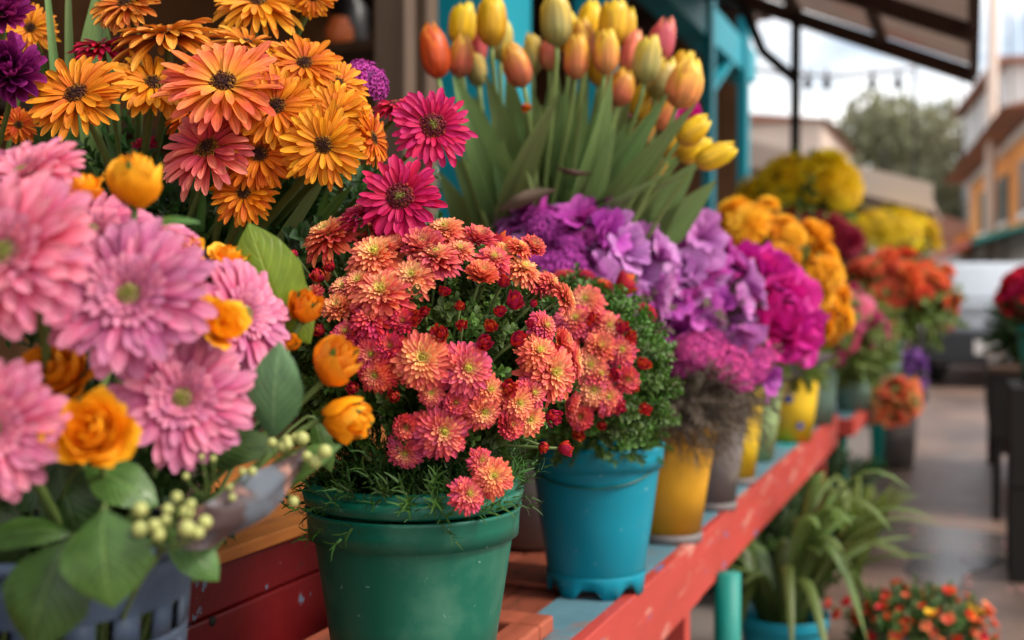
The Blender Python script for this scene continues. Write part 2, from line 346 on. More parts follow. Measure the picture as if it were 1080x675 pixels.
M['ochrewood']=surf('orange_brown_wood',(.33,.11,.02),.6,.3,6.,.3,col2=(.1,.04,.02),thr=(.55,.7),scale2=4,bump=.4,bscale=40,stretch=(6,.7,6))
M['brickwood']=surf('terracotta_painted_wood',(.27,.065,.033),.6,.25,5.,.3,col2=(.11,.035,.02),thr=(.52,.68),scale2=6,bump=.5,bscale=30,rand=.5,stretch=(5,1,5),col3=(.33,.2,.14),thr3=(.68,.72),scale3=12)
M['shelfpaint']=surf('blue_grey_shelf_paint',(.10,.21,.26),.5,.25,5.,.4,col2=(.24,.13,.10),thr=(.54,.62),scale2=6,col3=(.01,.25,.26),thr3=(.56,.64),scale3=4,bump=.5,bscale=35)
M['tealpaint']=surf('teal_paint',(.0,.24,.31),.5,.15,2.,.4,col2=(.0,.16,.2),thr=(.5,.7),scale2=2,bump=.3)
M['greenpaint']=surf('green_leg_paint',(.0,.20,.16),.5,.2,5.,.4,bump=.3)
M['frame']=surf('door_frame_wood',(.10,.065,.042),.6,.25,4.,.3,bump=.3,stretch=(8,8,.5))
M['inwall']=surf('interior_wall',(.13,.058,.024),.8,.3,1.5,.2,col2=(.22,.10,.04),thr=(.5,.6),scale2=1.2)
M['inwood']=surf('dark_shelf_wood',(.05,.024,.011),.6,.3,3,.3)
M['amber']=surf('terracotta_jar',(.65,.14,.03),.5,.2,10)
M['blackjar']=surf('black_jar',(.012,.01,.01),.4)
M['beam']=surf('brown_beam',(.055,.03,.022),.7,.3,3,.2,bump=.3)
M['awning']=surf('brown_roof_sheet',(.42,.31,.26),.6,.3,1.5,.3,col2=(.36,.17,.12),thr=(.5,.62),scale2=1.1,bump=.1,trans=.16)
M['metaldark']=surf('dark_metal',(.018,.015,.013),.75,.2,5,.2)
M['ground']=surf('wet_paving',(.20,.128,.098),.42,.3,1.3,.45,col2=(.085,.06,.05),thr=(.46,.62),scale2=.9,col3=(.21,.165,.145),thr3=(.6,.75),scale3=2.5,bump=.5,bdist=.006,bscale=9)
M['kerb']=surf('kerb_stone',(.22,.2,.19),.7,.2,3,.3,bump=.4)
M['pave']=surf('pavement',(.2,.17,.155),.6,.2,2,.3,bump=.4)
M['cream']=surf('cream_render',(.62,.50,.42),.8,.08,.7,.2)
M['white']=surf('white_render',(.74,.72,.70),.8,.06,.6,.2)
M['orangew']=surf('orange_render',(.85,.36,.10),.8,.08,.7,.2)
M['roofred']=surf('tile_roof',(.34,.16,.11),.8,.25,2,.2,bump=.4,bscale=12)
M['glass']=surf('window_glass',(.07,.09,.115),.15,.2,2,.6)
M['greyb']=surf('grey_render',(.33,.34,.36),.8,.1,1,.2)
M['carbody']=surf('silver_blue_car_paint',(.42,.46,.50),.3,.05,2,.5,metal=.1)
M['carbody2']=surf('navy_car_paint',(.02,.025,.04),.22,.05,2,.6,metal=.3)
M['tyre']=surf('rubber',(.015,.015,.016),.8)
M['bumper']=surf('black_bumper',(.02,.022,.026),.45)
M['rim']=surf('alloy',(.4,.4,.42),.35,metal=.8)
M['taillight']=surf('red_lens',(.5,.012,.01),.2)
M['plate']=surf('plate',(.75,.72,.68),.4)
M['canvas']=surf('pale_canvas',(.6,.6,.6),.8,.1,2,trans=.3)
M['trunk']=surf('bark',(.06,.045,.03),.9,.3,5,.2,bump=.6)
M['stem']=surf('stem_green',(.13,.20,.05),.5,.2,12,.3,trans=.15)
M['stemd']=surf('dark_stem',(.12,.18,.05),.55,.2,12,.3,trans=.1)
M['stemt']=surf('tulip_stem',(.24,.33,.10),.45,.15,12,.3,trans=.2)
def leafm(name,a,b,trans=.25,rough=.38,vein=.25,vs=(3,14),hv=.02,vv=.4,spec=.45,ribs=0): return petal_mat(name,[(0,a),(1,b)],trans,rough,hv,vv,vein,vs,spec,ribs=ribs)
M['lf_mum']=leafm('mum_foliage',(.045,.11,.012),(.10,.21,.028),.3,.5,vv=.9)
M['lf_dark']=leafm('dark_leaf',(.022,.058,.010),(.045,.105,.020),rough=.32,vein=.3,vs=(4,4),ribs=9)
M['lf_mid']=leafm('mid_leaf',(.04,.105,.016),(.085,.18,.035),rough=.3,vein=.3,vs=(4,4),ribs=9)
M['lf_grey']=leafm('grey_green_leaf',(.06,.13,.05),(.10,.19,.075),vein=.3,vs=(4,4),ribs=9)
M['lf_lime']=leafm('lime_leaf',(.22,.29,.012),(.17,.25,.015),.4,vs=(4,4),ribs=8)
M['lf_tul']=leafm('tulip_leaf',(.12,.21,.045),(.21,.32,.11),.3,.38,.38,(1.2,22))
M['lf_strap']=leafm('strap_leaf',(.05,.10,.02),(.14,.22,.05),.3,.45,.2,(1.2,22))
M['lf_lav']=leafm('dry_fluff',(.16,.125,.085),(.21,.17,.11),.2,.8,vv=.7)
M['lf_olive']=leafm('hazed_olive_foliage',(.25,.245,.14),(.34,.325,.19),.3,.7,vv=.8)  # lightened olive, distance haze is put into the leaf colour
M['lf_yelg']=leafm('yellow_green_foliage',(.13,.19,.03),(.2,.26,.05),.3,.5,vv=.6)
P=petal_mat
M['pink']=P('pink_petal',[(0,(.52,.03,.14)),(.35,(.72,.10,.27)),(1,(.88,.36,.50))],.33,.5,.014,.3,.42,(1.3,11),ovv=.25)
M['pinkc']=P('pink_centre',[(0,(.22,.26,.04)),(.5,(.33,.30,.07)),(.85,(.62,.30,.26)),(1,(.78,.34,.42))],.1,.7)
M['orp']=P('orange_petal',[(0,(.42,.075,.003)),(.3,(.82,.205,.004)),(1,(.90,.31,.012))],.33,.48,.014,.3,.5,(1.5,12))
M['gold']=P('golden_petal',[(0,(.50,.12,.004)),(.3,(.84,.27,.008)),(1,(.90,.37,.02))],.25,.5,.012,.25,.38,(1.5,12))
M['rst']=P('rust_petal',[(0,(.40,.06,.004)),(.45,(.70,.19,.012)),(1,(.84,.36,.06))],.25,.5,.015,.35,.4,(1.5,12))
M['ored']=P('red_orange_petal',[(0,(.45,.04,.003)),(.3,(.80,.13,.005)),(1,(.88,.21,.01))],.33,.48,.014,.3,.5,(1.5,12))
M['corp']=P('coral_petal',[(0,(.90,.40,.02)),(.3,(.88,.24,.035)),(.65,(.84,.13,.05)),(1,(.85,.16,.09))],.33,.48,.014,.3,.5,(1.5,12))
M['salm']=P('salmon_petal',[(0,(.62,.02,.03)),(.35,(.82,.08,.08)),(1,(.90,.27,.20))],.25,.5,.012,.25,.35,(1.5,12))
M['mag']=P('magenta_petal',[(0,(.36,.0,.025)),(.4,(.58,.003,.06)),(1,(.70,.012,.115))],.22,.5,.01,.25,.4,(1.5,12))
M['dkmag']=P('crimson_petal',[(0,(.30,.0,.03)),(1,(.62,.015,.10))],.2,.5,.01,.3)
M['dkc']=P('dark_centre',[(0,(.03,.006,.008)),(.55,(.05,.012,.006)),(.85,(.16,.05,.006)),(1,(.42,.17,.015))],.05,.8,.03,.9)
M['magc']=P('maroon_centre',[(0,(.20,.22,.03)),(.3,(.22,.20,.04)),(.5,(.16,.02,.02)),(.85,(.13,.004,.012)),(1,(.42,.05,.03))],.05,.8,.03,.7)
M['mumc']=P('mum_coral',[(0,(.74,.04,.065)),(.25,(.86,.10,.11)),(.5,(.90,.21,.16)),(.75,(.94,.46,.22)),(1,(.84,.64,.2))],.25,.55,.018,.35,.3,ohv=.025,ovv=.2)
M['mumo']=P('mum_peach',[(0,(.82,.10,.09)),(.25,(.90,.20,.14)),(.5,(.93,.36,.20)),(.8,(.95,.60,.28)),(1,(.86,.66,.22))],.25,.55,.018,.35,.3,ohv=.025,ovv=.2)
M['mump']=P('mum_pink',[(0,(.66,.02,.07)),(.3,(.82,.055,.12)),(.6,(.86,.14,.16)),(1,(.80,.34,.16))],.25,.55,.018,.35,.3,ohv=.02,ovv=.2)
M['mumb']=P('mum_bud_red',[(0,(.46,.008,.02)),(.5,(.70,.03,.04)),(1,(.82,.13,.08))],.2,.55,.02,.5)
M['mumcc']=P('mum_centre',[(0,(.46,.44,.04)),(1,(.90,.66,.12))],.1,.7,.02,.5)
M['pmum']=P('plum_petal',[(0,(.10,.002,.06)),(.4,(.22,.006,.13)),(1,(.42,.04,.26))],.2,.5,.015,.4)
M['rose_o']=P('orange_rose_petal',[(0,(.72,.14,.0)),(.4,(.86,.27,.003)),(1,(.90,.40,.015))],.3,.5,.01,.2,.12,(2,6))
M['rose_y']=P('amber_rose_petal',[(0,(.78,.16,.0)),(.5,(.90,.28,.005)),(1,(.93,.42,.03))],.3,.5,.01,.2,.12,(2,6))
M['rose_m']=P('magenta_rose_petal',[(0,(.36,.0,.10)),(.5,(.58,.008,.25)),(1,(.74,.04,.38))],.28,.45,.01,.3,.2,(2,6))
M['rose_r']=P('red_rose_petal',[(0,(.35,.003,.02)),(1,(.62,.015,.07))],.2,.5,.01,.2,.2,(2,6))
M['lil']=P('lilac_petal',[(0,(.28,.04,.25)),(.5,(.52,.14,.49)),(1,(.72,.33,.69))],.35,.5,.015,.3,.25,(2,8),ohv=.02,ovv=.3)
M['vio']=P('violet_petal',[(0,(.26,.008,.20)),(.5,(.50,.035,.40)),(1,(.70,.14,.58))],.35,.5,.015,.3,.25,(2,8),ohv=.02,ovv=.3)
M['stat']=P('orchid_floret',[(0,(.22,.01,.17)),(.5,(.50,.035,.36)),(1,(.72,.13,.58))],.25,.6,.01,.4)
M['stat2']=P('pink_floret',[(0,(.42,.01,.17)),(.5,(.70,.05,.34)),(1,(.84,.18,.50))],.25,.6,.01,.4)
M['mari']=P('marigold_petal',[(0,(.90,.36,.01)),(.4,(.95,.50,.03)),(1,(.96,.60,.06))],.3,.55,.012,.3,.2)
M['yel']=P('yellow_petal',[(0,(.86,.56,.008)),(1,(.94,.74,.02))],.3,.55,.012,.3,.2)
M['yelg']=P('mustard_petal',[(0,(.74,.50,.012)),(1,(.84,.60,.03))],.3,.55,.02,.3,.2)
M['burg']=P('burgundy_petal',[(0,(.20,.003,.012)),(1,(.38,.012,.03))],.2,.55,.012,.3,.2)
M['cor2']=P('coral_orange_petal',[(0,(.82,.10,.04)),(1,(.92,.24,.12))],.3,.55,.015,.3,.2)
M['pnk2']=P('candy_pink_petal',[(0,(.70,.09,.2)),(1,(.85,.27,.42))],.3,.55,.015,.3,.2)
M['blush']=P('cream_peach_petal',[(0,(.7,.42,.16)),(1,(.82,.6,.32))],.3,.55,.015,.3,.2)
M['purp']=P('purple_petal',[(0,(.14,.03,.24)),(1,(.34,.14,.46))],.3,.55,.015,.3,.2)
M['redp']=P('scarlet_petal',[(0,(.62,.02,.01)),(1,(.82,.09,.02))],.3,.55,.015,.3,.2)
TU={'y':[(0,(.66,.40,.05)),(.3,(.90,.56,.02)),(1,(.95,.70,.02))],'p':[(0,(.60,.28,.12)),(.28,(.82,.27,.10)),(.55,(.88,.42,.07)),(.85,(.93,.62,.04)),(1,(.94,.66,.05))],
    'r':[(0,(.62,.05,.02)),(.6,(.80,.10,.02)),(1,(.86,.28,.02))],'k':[(0,(.70,.30,.16)),(.35,(.80,.16,.13)),(.8,(.84,.22,.16)),(1,(.88,.5,.08))],
    'g':[(0,(.36,.40,.14)),(.4,(.62,.52,.16)),(.8,(.88,.66,.08)),(1,(.92,.70,.06))]}
for k,v in TU.items(): M['tu_'+k]=P('tulip_petal_'+k,v,.32,.36,.012,.28,.34,(.8,13),.4,ohv=.012,ovv=.12)
M['calyx']=M['lf_mid']
M['berry']=surf('green_berry',(.42,.44,.14),.4,.2,20,.4,trans=.1)
M['wrap']=surf('mauve_wrapping',(.10,.06,.06),.2,.4,18,.6,col2=(.12,.14,.17),thr=(.48,.58),scale2=22,col3=(.45,.22,.17),thr3=(.58,.64),scale3=28,trans=.35,bump=.6,bscale=25)
M['petalf']=surf('fallen_petal',(.55,.25,.26),.6,.3,9,.3)
M['sticker']=surf('blue_mark',(.03,.05,.2),.5)
# ================= GROUND, ROAD =================
g=MB(); g.box(-60,60,-12,160,-.3,0); single('ground',g,M['ground'],None,None,(0,0,0),kind='structure',smooth=False)
# raised paving under the stalls stands back beneath the shelves
pv=MB(); pv.box(-9,-.62,-6,34,-.02,.012); single('pavement',pv,M['pave'],None,None,(0,0,0),kind='structure',smooth=False)
# ================= BENCH =================
ZS=.55; UE=-.512
bench=thing('display_bench','long painted bench with worn coral red front rail holding the row of flower buckets','bench',st(-.7,2.4,0))
b=MB(); b.box(UE-.118,UE-.024,.1,4.8,ZS-.025,ZS); part('front_plank',b,M['shelfpaint'],bench,False,.002)
for (u0,u1) in ((-.715,-.635),(-.80,-.72),(-.888,-.805)):
    b=MB(); b.box(u0,u1,.1+.02*random.random(),4.78,ZS-.026,ZS-.003-.003*random.random()); part('plank',b,M['brickwood'],bench,False,.003)
for i in range(15):
    v=.25+i*.31; b=MB(); b.box(-.885,-.645,v,v+.13,ZS-.001,ZS+.009,rnd=random.random()); part('cross_slat',b,M['brickwood'],bench,False,.003)
b=MB(); b.box(UE-.022,UE,.1,2.30,ZS-.127,ZS+.003); part('front_rail',b,M['railpaint'],bench,False,.003)
b=MB(); b.box(UE-.022,UE-.001,2.303,4.86,ZS-.125,ZS+.001); part('front_rail',b,M['railpaint'],bench,False,.003)
b=MB(); b.box(-.9,UE-.024,4.80,4.822,ZS-.125,ZS+.001); part('end_rail',b,M['redpaint'],bench,False,.003)
for v in (.6,2.27,4.62):
    b=MB(); b.box(UE-.066,UE-.026,v,v+.045,0.01,ZS-.03); part('leg',b,M['railpaint'],bench,False,.003)
    b=MB(); b.box(-.89,-.85,v,v+.045,0.01,ZS-.03); part('leg',b,M['railpaint'],bench,False,.003)
    b=MB(); b.box(-.848,UE-.068,v+.01,v+.034,.37,.415); part('cross_bar',b,M['railpaint'],bench,False,.003)
tb=MB(); p=st(-.492,2.47,0); tb.tube([(p.x,p.y,.001),(p.x,p.y,.2),(p.x,p.y,.44)],.029,20)
single('round_post',tb,M['greenpaint'],'green round post standing just in front of the red bench rail','post',(p.x,p.y,0))
bench2=thing('display_bench','farther short bench on green leg past the end of the long coral bench','bench',st(-.8,6.,0))
b=MB(); b.box(-1.0,-.48,4.95,7.2,.49,.52); part('plank',b,M['shelfpaint'],bench2,False,.003)
b=MB(); b.box(-.478,-.456,4.95,7.2,.455,.525); part('front_rail',b,M['railpaint'],bench2,False,.003)
b=MB(); b.box(-1.0,-.456,4.925,4.948,.455,.525); part('end_rail',b,M['redpaint'],bench2,False,.003)
for v in (4.96,7.1):
    for u in (-.56,-.98): b=MB(); b.box(u,u+.07,v,v+.06,.01,.489); part('leg',b,M['greenpaint'],bench2,False,.003)
# raised tier
tier=thing('raised_shelf','dark red scuffed wooden step with an orange brown top running behind the buckets','shelf',st(-1.1,2.4,0))
b=MB(); b.box(-.925,-.901,-.3,4.7,.50,.6355); part('front_board',b,M['darkred'],tier,False,.004)
b=MB(); b.box(-.925,-.9025,-.3,4.7,.6372,.7); part('front_board',b,M['darkred'],tier,False,.004)
b=MB(); b.box(-1.36,-.893,-.3,4.7,.7015,.7195); part('top_board',b,M['ochrewood'],tier,False,.003)
for v in (.3,2.3,4.5):
    b=MB(); b.box(-1.33,-1.29,v,v+.05,.0,.70); part('leg',b,M['redpaint'],tier,False,.003)
    b=MB(); b.box(-.97,-.93,v,v+.05,.0,.70); part('leg',b,M['redpaint'],tier,False,.003)
b=MB(); q=st(-.9,1.20,.62); b.tube([st(-.906,1.20,.63),st(-.899,1.20,.63)],[.006,.006],12); part('nail',b,M['metaldark'],tier)
# slatted rack under the green bucket
rk=thing('slatted_rack','low terracotta coloured wooden rack under the green bucket, its cut end showing','rack',st(-.7,1.0,ZS))
b=MB(); b.box(-.835,-.56,1.49,1.545,ZS+.009,ZS+.034,rnd=.9); part('slat',b,M['brickwood'],rk,False,.004)
b=MB(); b.box(-.605,-.56,.7,1.488,ZS+.009,ZS+.034,rnd=.8); part('slat',b,M['brickwood'],rk,False,.004)
b=MB(); b.box(-.835,-.79,.7,1.488,ZS+.009,ZS+.034,rnd=.4); part('slat',b,M['brickwood'],rk,False,.004)
for v in (1.22,.98,.74): b=MB(); b.box(-.789,-.606,v,v+.06,ZS+.009,ZS+.033,rnd=.6); part('slat',b,M['brickwood'],rk,False,.004)
# ================= BUCKETS =================
BK={}
def bucket(x,y,z,rt,rb,h,mat,label,kind='bucket',feet=0,soil=True,name='flower_bucket',group='buckets lined up on the long bench',lip=.035,extra=None):
    t=thing(name,label,kind,(x,y,z),group)
    b=MB(); lw=rt*.05
    prof=[(.001,.012),(rb*.9,.012),(rb,.004 if not feet else .02),(rb+(rt-rb)*.5*.94,h*.5),(rt*.945,h-lip-.002),(rt*.95,h-lip),(rt*1.0,h-lip-.001),(rt*1.005,h-lip*.5),(rt*1.015,h-.004),(rt*1.03,h),(rt*1.0,h+.001),(rt*.965,h-.006),(rt*.93,h-lip),(rt*.9,h-lip*2)]
    b.lathe(prof,(x,y,z),64); part('body',b,mat,t)
    if feet:
        f=MB(); a=np.linspace(0,2*math.pi,96,endpoint=False); sc=.5+.5*np.cos(a*feet); cut=.020*np.clip((sc-.30)*1.5,0,1)**.8
        rows=[]
        for k,(rr,zz) in enumerate(((rb+.0035,.036),(rb+.0045,.032),(rb+.002,0.))):
            zc=zz if k<2 else None; rows.append([(x+rr*math.cos(t_),y+rr*math.sin(t_),z+(zz if k<2 else cut[i])) for i,t_ in enumerate(a)])
        rows.append([(x+(rb-.004)*math.cos(t_),y+(rb-.004)*math.sin(t_),z+cut[i]) for i,t_ in enumerate(a)])
        rows.append([(x+(rb-.004)*math.cos(t_),y+(rb-.004)*math.sin(t_),z+.03) for i,t_ in enumerate(a)])
        f.grid(np.array(rows),closed=True); part('foot_ring',f,mat,t)
    if soil:
        s_=MB(); s_.lathe([(.001,h-lip*1.0),(rt*.5,h-lip*1.1),(rt*.93,h-lip*1.4)],(x,y,z),32); part('soil',s_,M['soil'],t)
    if extra: extra(t,x,y,z)
    return t
def green_extra(t,x,y,z):
    for k,(rr,zz,th) in enumerate(((.1165,.250,.005),(.112,.259,.004))):
        b=MB(); b.lathe([(rr-.006,zz-.016),(rr+.003,zz-.012),(rr+.006,zz),(rr,zz+.003),(rr-.006,zz-.002)],(x,y,z),64); part('inner_rim',b,M['teal_pl'],t)
def blue_extra(t,x,y,z):
    b=MB(); a=np.linspace(R(205),R(325),24); s=np.linspace(-1,1,24)
    b.tube([(x+.1075*math.cos(q),y+.1075*math.sin(q),z+.188+.022*k*k*(.6+.4*(k>0))) for q,k in zip(a,s)],.0022,8); part('wire_handle',b,M['blue_dk'],t)
GX,GY=-.109,1.26; BX,BY=.142,1.92
bucket(GX,GY,ZS+.0345,.1165,.080,.232,M['teal_pl'],'dark green plastic bucket with stacked rims holding coral chrysanthemums, nearest on the bench',lip=.03,extra=green_extra)
bucket(BX,BY,ZS+.001,.113,.080,.247,M['blue_pl'],'turquoise blue plastic bucket with scalloped foot and thin wire line round its side',feet=7,extra=blue_extra)
def foot_band(mat,rb):
    def f(t,x,y,z):
        b=MB(); b.lathe([(rb*.9,.0),(rb+.004,.0),(rb+.006,.016),(rb+.003,.018)],(x,y,z),48); part('foot_band',b,mat,t)
    return f
bucket(.322,2.31,ZS+.001,.095,.060,.238,M['yel_pl'],'mustard yellow tall bucket with brown foot right behind the turquoise one',soil=False,extra=foot_band(M['gry_pl'],.060))
bucket(.468,2.65,ZS+.001,.085,.052,.25,M['gry_pl'],'dull grey tall bucket between two yellow ones',soil=False,extra=foot_band(M['gry_pl'],.052))
bucket(.592,3.0,ZS+.001,.074,.048,.25,M['yel2_pl'],'narrow golden bucket mostly hidden behind the dull grey one',soil=False,extra=foot_band(M['gry_pl'],.048))
bucket(.735,3.42,ZS+.001,.082,.052,.25,M['lgr_pl'],'pale lime green bucket on the bench beside the lemon one with blue mark',soil=False)
def stick(t,x,y,z):
    for (a0,zz,s) in ((-105,.15,1.),(-80,.06,.8)):
        b=MB(); rows=[]
        for i in range(5):
            v=-1+.5*i; rows.append([(x+(.086+.010*(zz)/.12)*math.cos(R(a0+w*10*s)), y+(.086+.010*(zz)/.12)*math.sin(R(a0+w*10*s)), z+zz+v*.015*s*math.sqrt(max(0.02,1-w*w))) for w in np.linspace(-1,1,7)])
        b.grid(np.array(rows)); part('blue_mark',b,M['sticker'],t)
bucket(.945,3.87,ZS+.001,.105,.075,.26,M['yel2_pl'],'lemon yellow bucket with small blue marks on its side',soil=False,extra=stick)
bucket(1.165,4.36,ZS+.001,.088,.065,.26,M['sage_pl'],'sage green bucket at the far end of the long bench',soil=False)
bucket(1.545,5.15,.521,.095,.07,.30,M['sage_pl'],'sage green bucket on the farther bench nearest its end rail',soil=False,group='buckets on the farther bench')
bucket(1.90,5.85,.521,.11,.08,.30,M['sage_pl'],'grey green bucket on the farther bench under coral blooms',soil=False,group='buckets on the farther bench')
bucket(.04,2.27,ZS+.001,.10,.075,.26,M['gry_pl'],'grey bucket holding the tulips behind the turquoise one',soil=False)
bucket(-.535,1.62,.721,.12,.09,.22,M['gry_pl'],'bucket holding the orange gerberas on the raised shelf',soil=False,group='buckets on the raised shelf')
bucket(-.80,1.55,.721,.11,.08,.22,M['sage_pl'],'bucket holding plum and gold flowers at the left of the raised shelf',soil=False,group='buckets on the raised shelf')
# slotted foreground basket
bt=thing('slotted_basket','blurred grey blue plastic basket with slots holding the pink gerbera bouquet','basket',(-.345,.86,ZS),None)
BC=(-.345,.86,ZS+.001)
b=MB(); Hb=.31; nn=72
def rr(z): return .075+.025*(z/Hb)
def band(z0,z1,thick=.003):
    b.lathe([(rr(z0),z0),(rr((z0+z1)/2),(z0+z1)/2),(rr(z1),z1),(rr(z1)-thick,z1),(rr(z0)-thick,z0),(rr(z0),z0)],BC,72)
bands=[(0,.155),(.178,.186),(.209,.217),(.240,.248),(.271,.31)]
for z0,z1 in bands: band(z0,z1)
for k in range(18):
    a=k*math.tau/18
    for (z0,z1) in ((.154,.179),(.185,.210),(.216,.241),(.247,.272)):
        if k%6==0 or True:
            w=.105
            pts=[]
            for zz in (z0,z1):
                for q,r_ in ((a-w,0),(a+w,0),(a+w,-.003),(a-w,-.003)): pts.append((BC[0]+(rr(zz)+r_)*math.cos(q),BC[1]+(rr(zz)+r_)*math.sin(q),BC[2]+zz))
            b.hexa(pts)
part('body',b,M['bask'],bt)
b=MB(); b.lathe([(.098,.306),(.104,.308),(.106,.313),(.103,.318),(.097,.317),(.096,.31)],BC,64); part('rim',b,M['bask'],bt)
# ================= SHOP FRONT, AWNING =================
UF=-1.483
def pillar(u,v,w,v1,label,cat='post',zt=3.0):
    b=MB(); b.box(u-w,u,v,v1,.012,zt); return single('timber_post',b,M['tealpaint'],label,cat,st(u-w/2,v+w/2,0),'teal posts of the shop front',False,.006)
pillar(-1.483,3.54,.25,3.85,'widest teal post, directly behind the orange red tulip')
pillar(-1.483,4.89,.2,5.06,'teal post behind the topmost yellow tulips')
pillar(-1.483,6.9,.06,7.01,'slim teal post right of the tulips, with a brace at its top')
pillar(-1.483,8.06,.07,8.18,'farthest slim teal post with bright street showing beside it')
b=MB(); u,v=to_uv((747-540)/F*6.8,6.8); b.hexa([st(UF-.10,6.95,2.25),st(UF-.04,6.95,2.25),st(UF-.04,7.02,2.25),st(UF-.10,7.02,2.25),st(UF-.10,7.95,2.75),st(UF-.04,7.95,2.75),st(UF-.04,8.05,2.75),st(UF-.10,8.05,2.75)])
single('timber_brace',b,M['tealpaint'],'slanting teal brace between the two slim teal posts','brace',st(UF-.07,7.,2.25),smooth=False)
hd=MB(); hd.box(UF-.20,UF-.03,5.07,8.6,2.62,2.85); single('header_beam',hd,M['tealpaint'],'long teal beam carried on the slim posts under the roof','beam',st(UF-.1,6.7,2.74),smooth=False,bevel=.006)
df=MB()
shop=thing('shop_room','dark open shop interior behind the flowers with brown door frame','shop',st(-3,3,0))
u,v=to_uv((424-540)/F*3.3,3.3)
b=MB(); b.box(UF-.12,UF-.02,2.90,2.97,.012,2.6); b.box(UF-.14,UF-.06,2.972,3.04,.012,2.6); b.box(UF-.11,UF-.02,3.042,3.12,.012,2.6); part('door_frame',b,M['frame'],shop,False,.004)
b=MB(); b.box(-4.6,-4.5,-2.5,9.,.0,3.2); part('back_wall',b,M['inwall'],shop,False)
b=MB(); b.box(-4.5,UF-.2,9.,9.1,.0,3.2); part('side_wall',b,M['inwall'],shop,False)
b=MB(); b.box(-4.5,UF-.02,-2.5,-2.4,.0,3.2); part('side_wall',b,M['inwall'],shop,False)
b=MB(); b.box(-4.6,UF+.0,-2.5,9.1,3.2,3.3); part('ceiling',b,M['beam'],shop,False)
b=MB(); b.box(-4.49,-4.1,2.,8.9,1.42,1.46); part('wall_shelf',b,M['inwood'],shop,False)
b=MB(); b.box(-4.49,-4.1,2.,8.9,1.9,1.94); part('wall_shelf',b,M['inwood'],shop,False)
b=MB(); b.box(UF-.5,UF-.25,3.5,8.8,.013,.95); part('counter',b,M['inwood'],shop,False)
for v in (2.5,3.5,4.5,5.5,6.5,7.5,8.5):
    b=MB(); b.box(-4.45,UF-.02,v,v+.1,3.05,3.19); part('rafter',b,M['beam'],shop,False)
def pot_on(px,py,d,r,h,mat,label,name='jar'):
    p=at(px,py,d); b=MB(); b.lathe([(.001,0),(r*.7,0),(r,h*.4),(r*.95,h*.7),(r*.6,h*.9),(r*.65,h),(.001,h)],(p.x,p.y,p.z-h*.5),24); return p,b
p,b=pot_on(358,36,4.3,.055,.12,M['amber'],''); z0=p.z-.06
single('glazed_jar',b,M['amber'],'small round orange jar in the dark shop','jar',(p.x,p.y,z0))  # jar put in for a dim orange blur; plain colour, gives no light
p2,b=pot_on(364,22,4.5,.07,.22,M['blackjar'],''); 
b2=MB(); b2.lathe([(.001,0),(.05,0),(.07,.08),(.07,.2),(.03,.25),(.03,.3),(.001,.3)],(p.x+.02,p.y+.18,z0),20); single('glazed_jar',b2,M['blackjar'],'taller black jar behind the orange jar in the dark shop','jar',(p.x+.02,p.y+.18,z0))
b=MB()
uu,vv=to_uv(p.x,p.y)
b.box(uu-.45,uu+.35,vv-.12,vv+.4,z0-.035,z0-.001); b.box(uu-.44,uu-.40,vv-.1,vv-.06,.012,z0-.036); b.box(uu+.3,uu+.34,vv-.1,vv-.06,.012,z0-.036); b.box(uu-.44,uu-.40,vv+.34,vv+.38,.012,z0-.036); b.box(uu+.3,uu+.34,vv+.34,vv+.38,.012,z0-.036)
single('jar_stand',b,M['inwood'],'dark wooden stand carrying two jars inside the shop','stand',(p.x,p.y,0),smooth=False)
# awning
aw=thing('awning','brown corrugated awning sloping out over the stall towards the street','awning',st(-.7,6,2.9))
V0,V1=4.6,6.95; nv_=90; b=MB()
ux=np.linspace(UF-.05,.0,8)
def zr(u): return 2.96+(u-UF)/(0-UF)*(2.33-2.96)
P_=np.zeros((nv_,8,3))
for i,v in enumerate(np.linspace(V0,V1,nv_)):
    for j,u in enumerate(ux):
        q=st(u,v,zr(u)+.010*math.cos(v*2*math.pi/.09)); P_[i,j]=q
b.grid(P_); part('roof_sheet',b,M['awning'],aw)
for u in (UF+.05,-1.0,-.52,-.03):
    b=MB(); b.box(u,u+.05,V0,V1,zr(u)-.075,zr(u)-.018); part('purlin',b,M['beam'],aw,False)
for v in (4.66,5.75,6.86):
    b=MB(); za,zb=zr(UF),zr(-.0)
    b.hexa([st(UF,v,za-.11),st(0,v,zb-.11),st(0,v+.06,zb-.11),st(UF,v+.06,za-.11),st(UF,v,za-.021),st(0,v,zb-.021),st(0,v+.06,zb-.021),st(UF,v+.06,za-.021)]); part('rafter',b,M['beam'],aw,False)
u,v=-.995,6.78
ps=thing('awning_post','dark thin forked post holding up the far end of the awning','post',st(u,v,0))
b=MB(); b.box(u,u+.05,v,v+.05,.012,zr(u)-.10); part('post',b,M['metaldark'],ps,False)
for s,l in ((-1,.32),):
    b=MB(); b.tube([st(u+.025,v+.025,2.30),st(u+.025+s*l*.6,v+.025,2.48),st(u+.025+s*l,v+.025,zr(u+s*l)-.10)],.03,8); part('arm',b,M['metaldark'],ps)
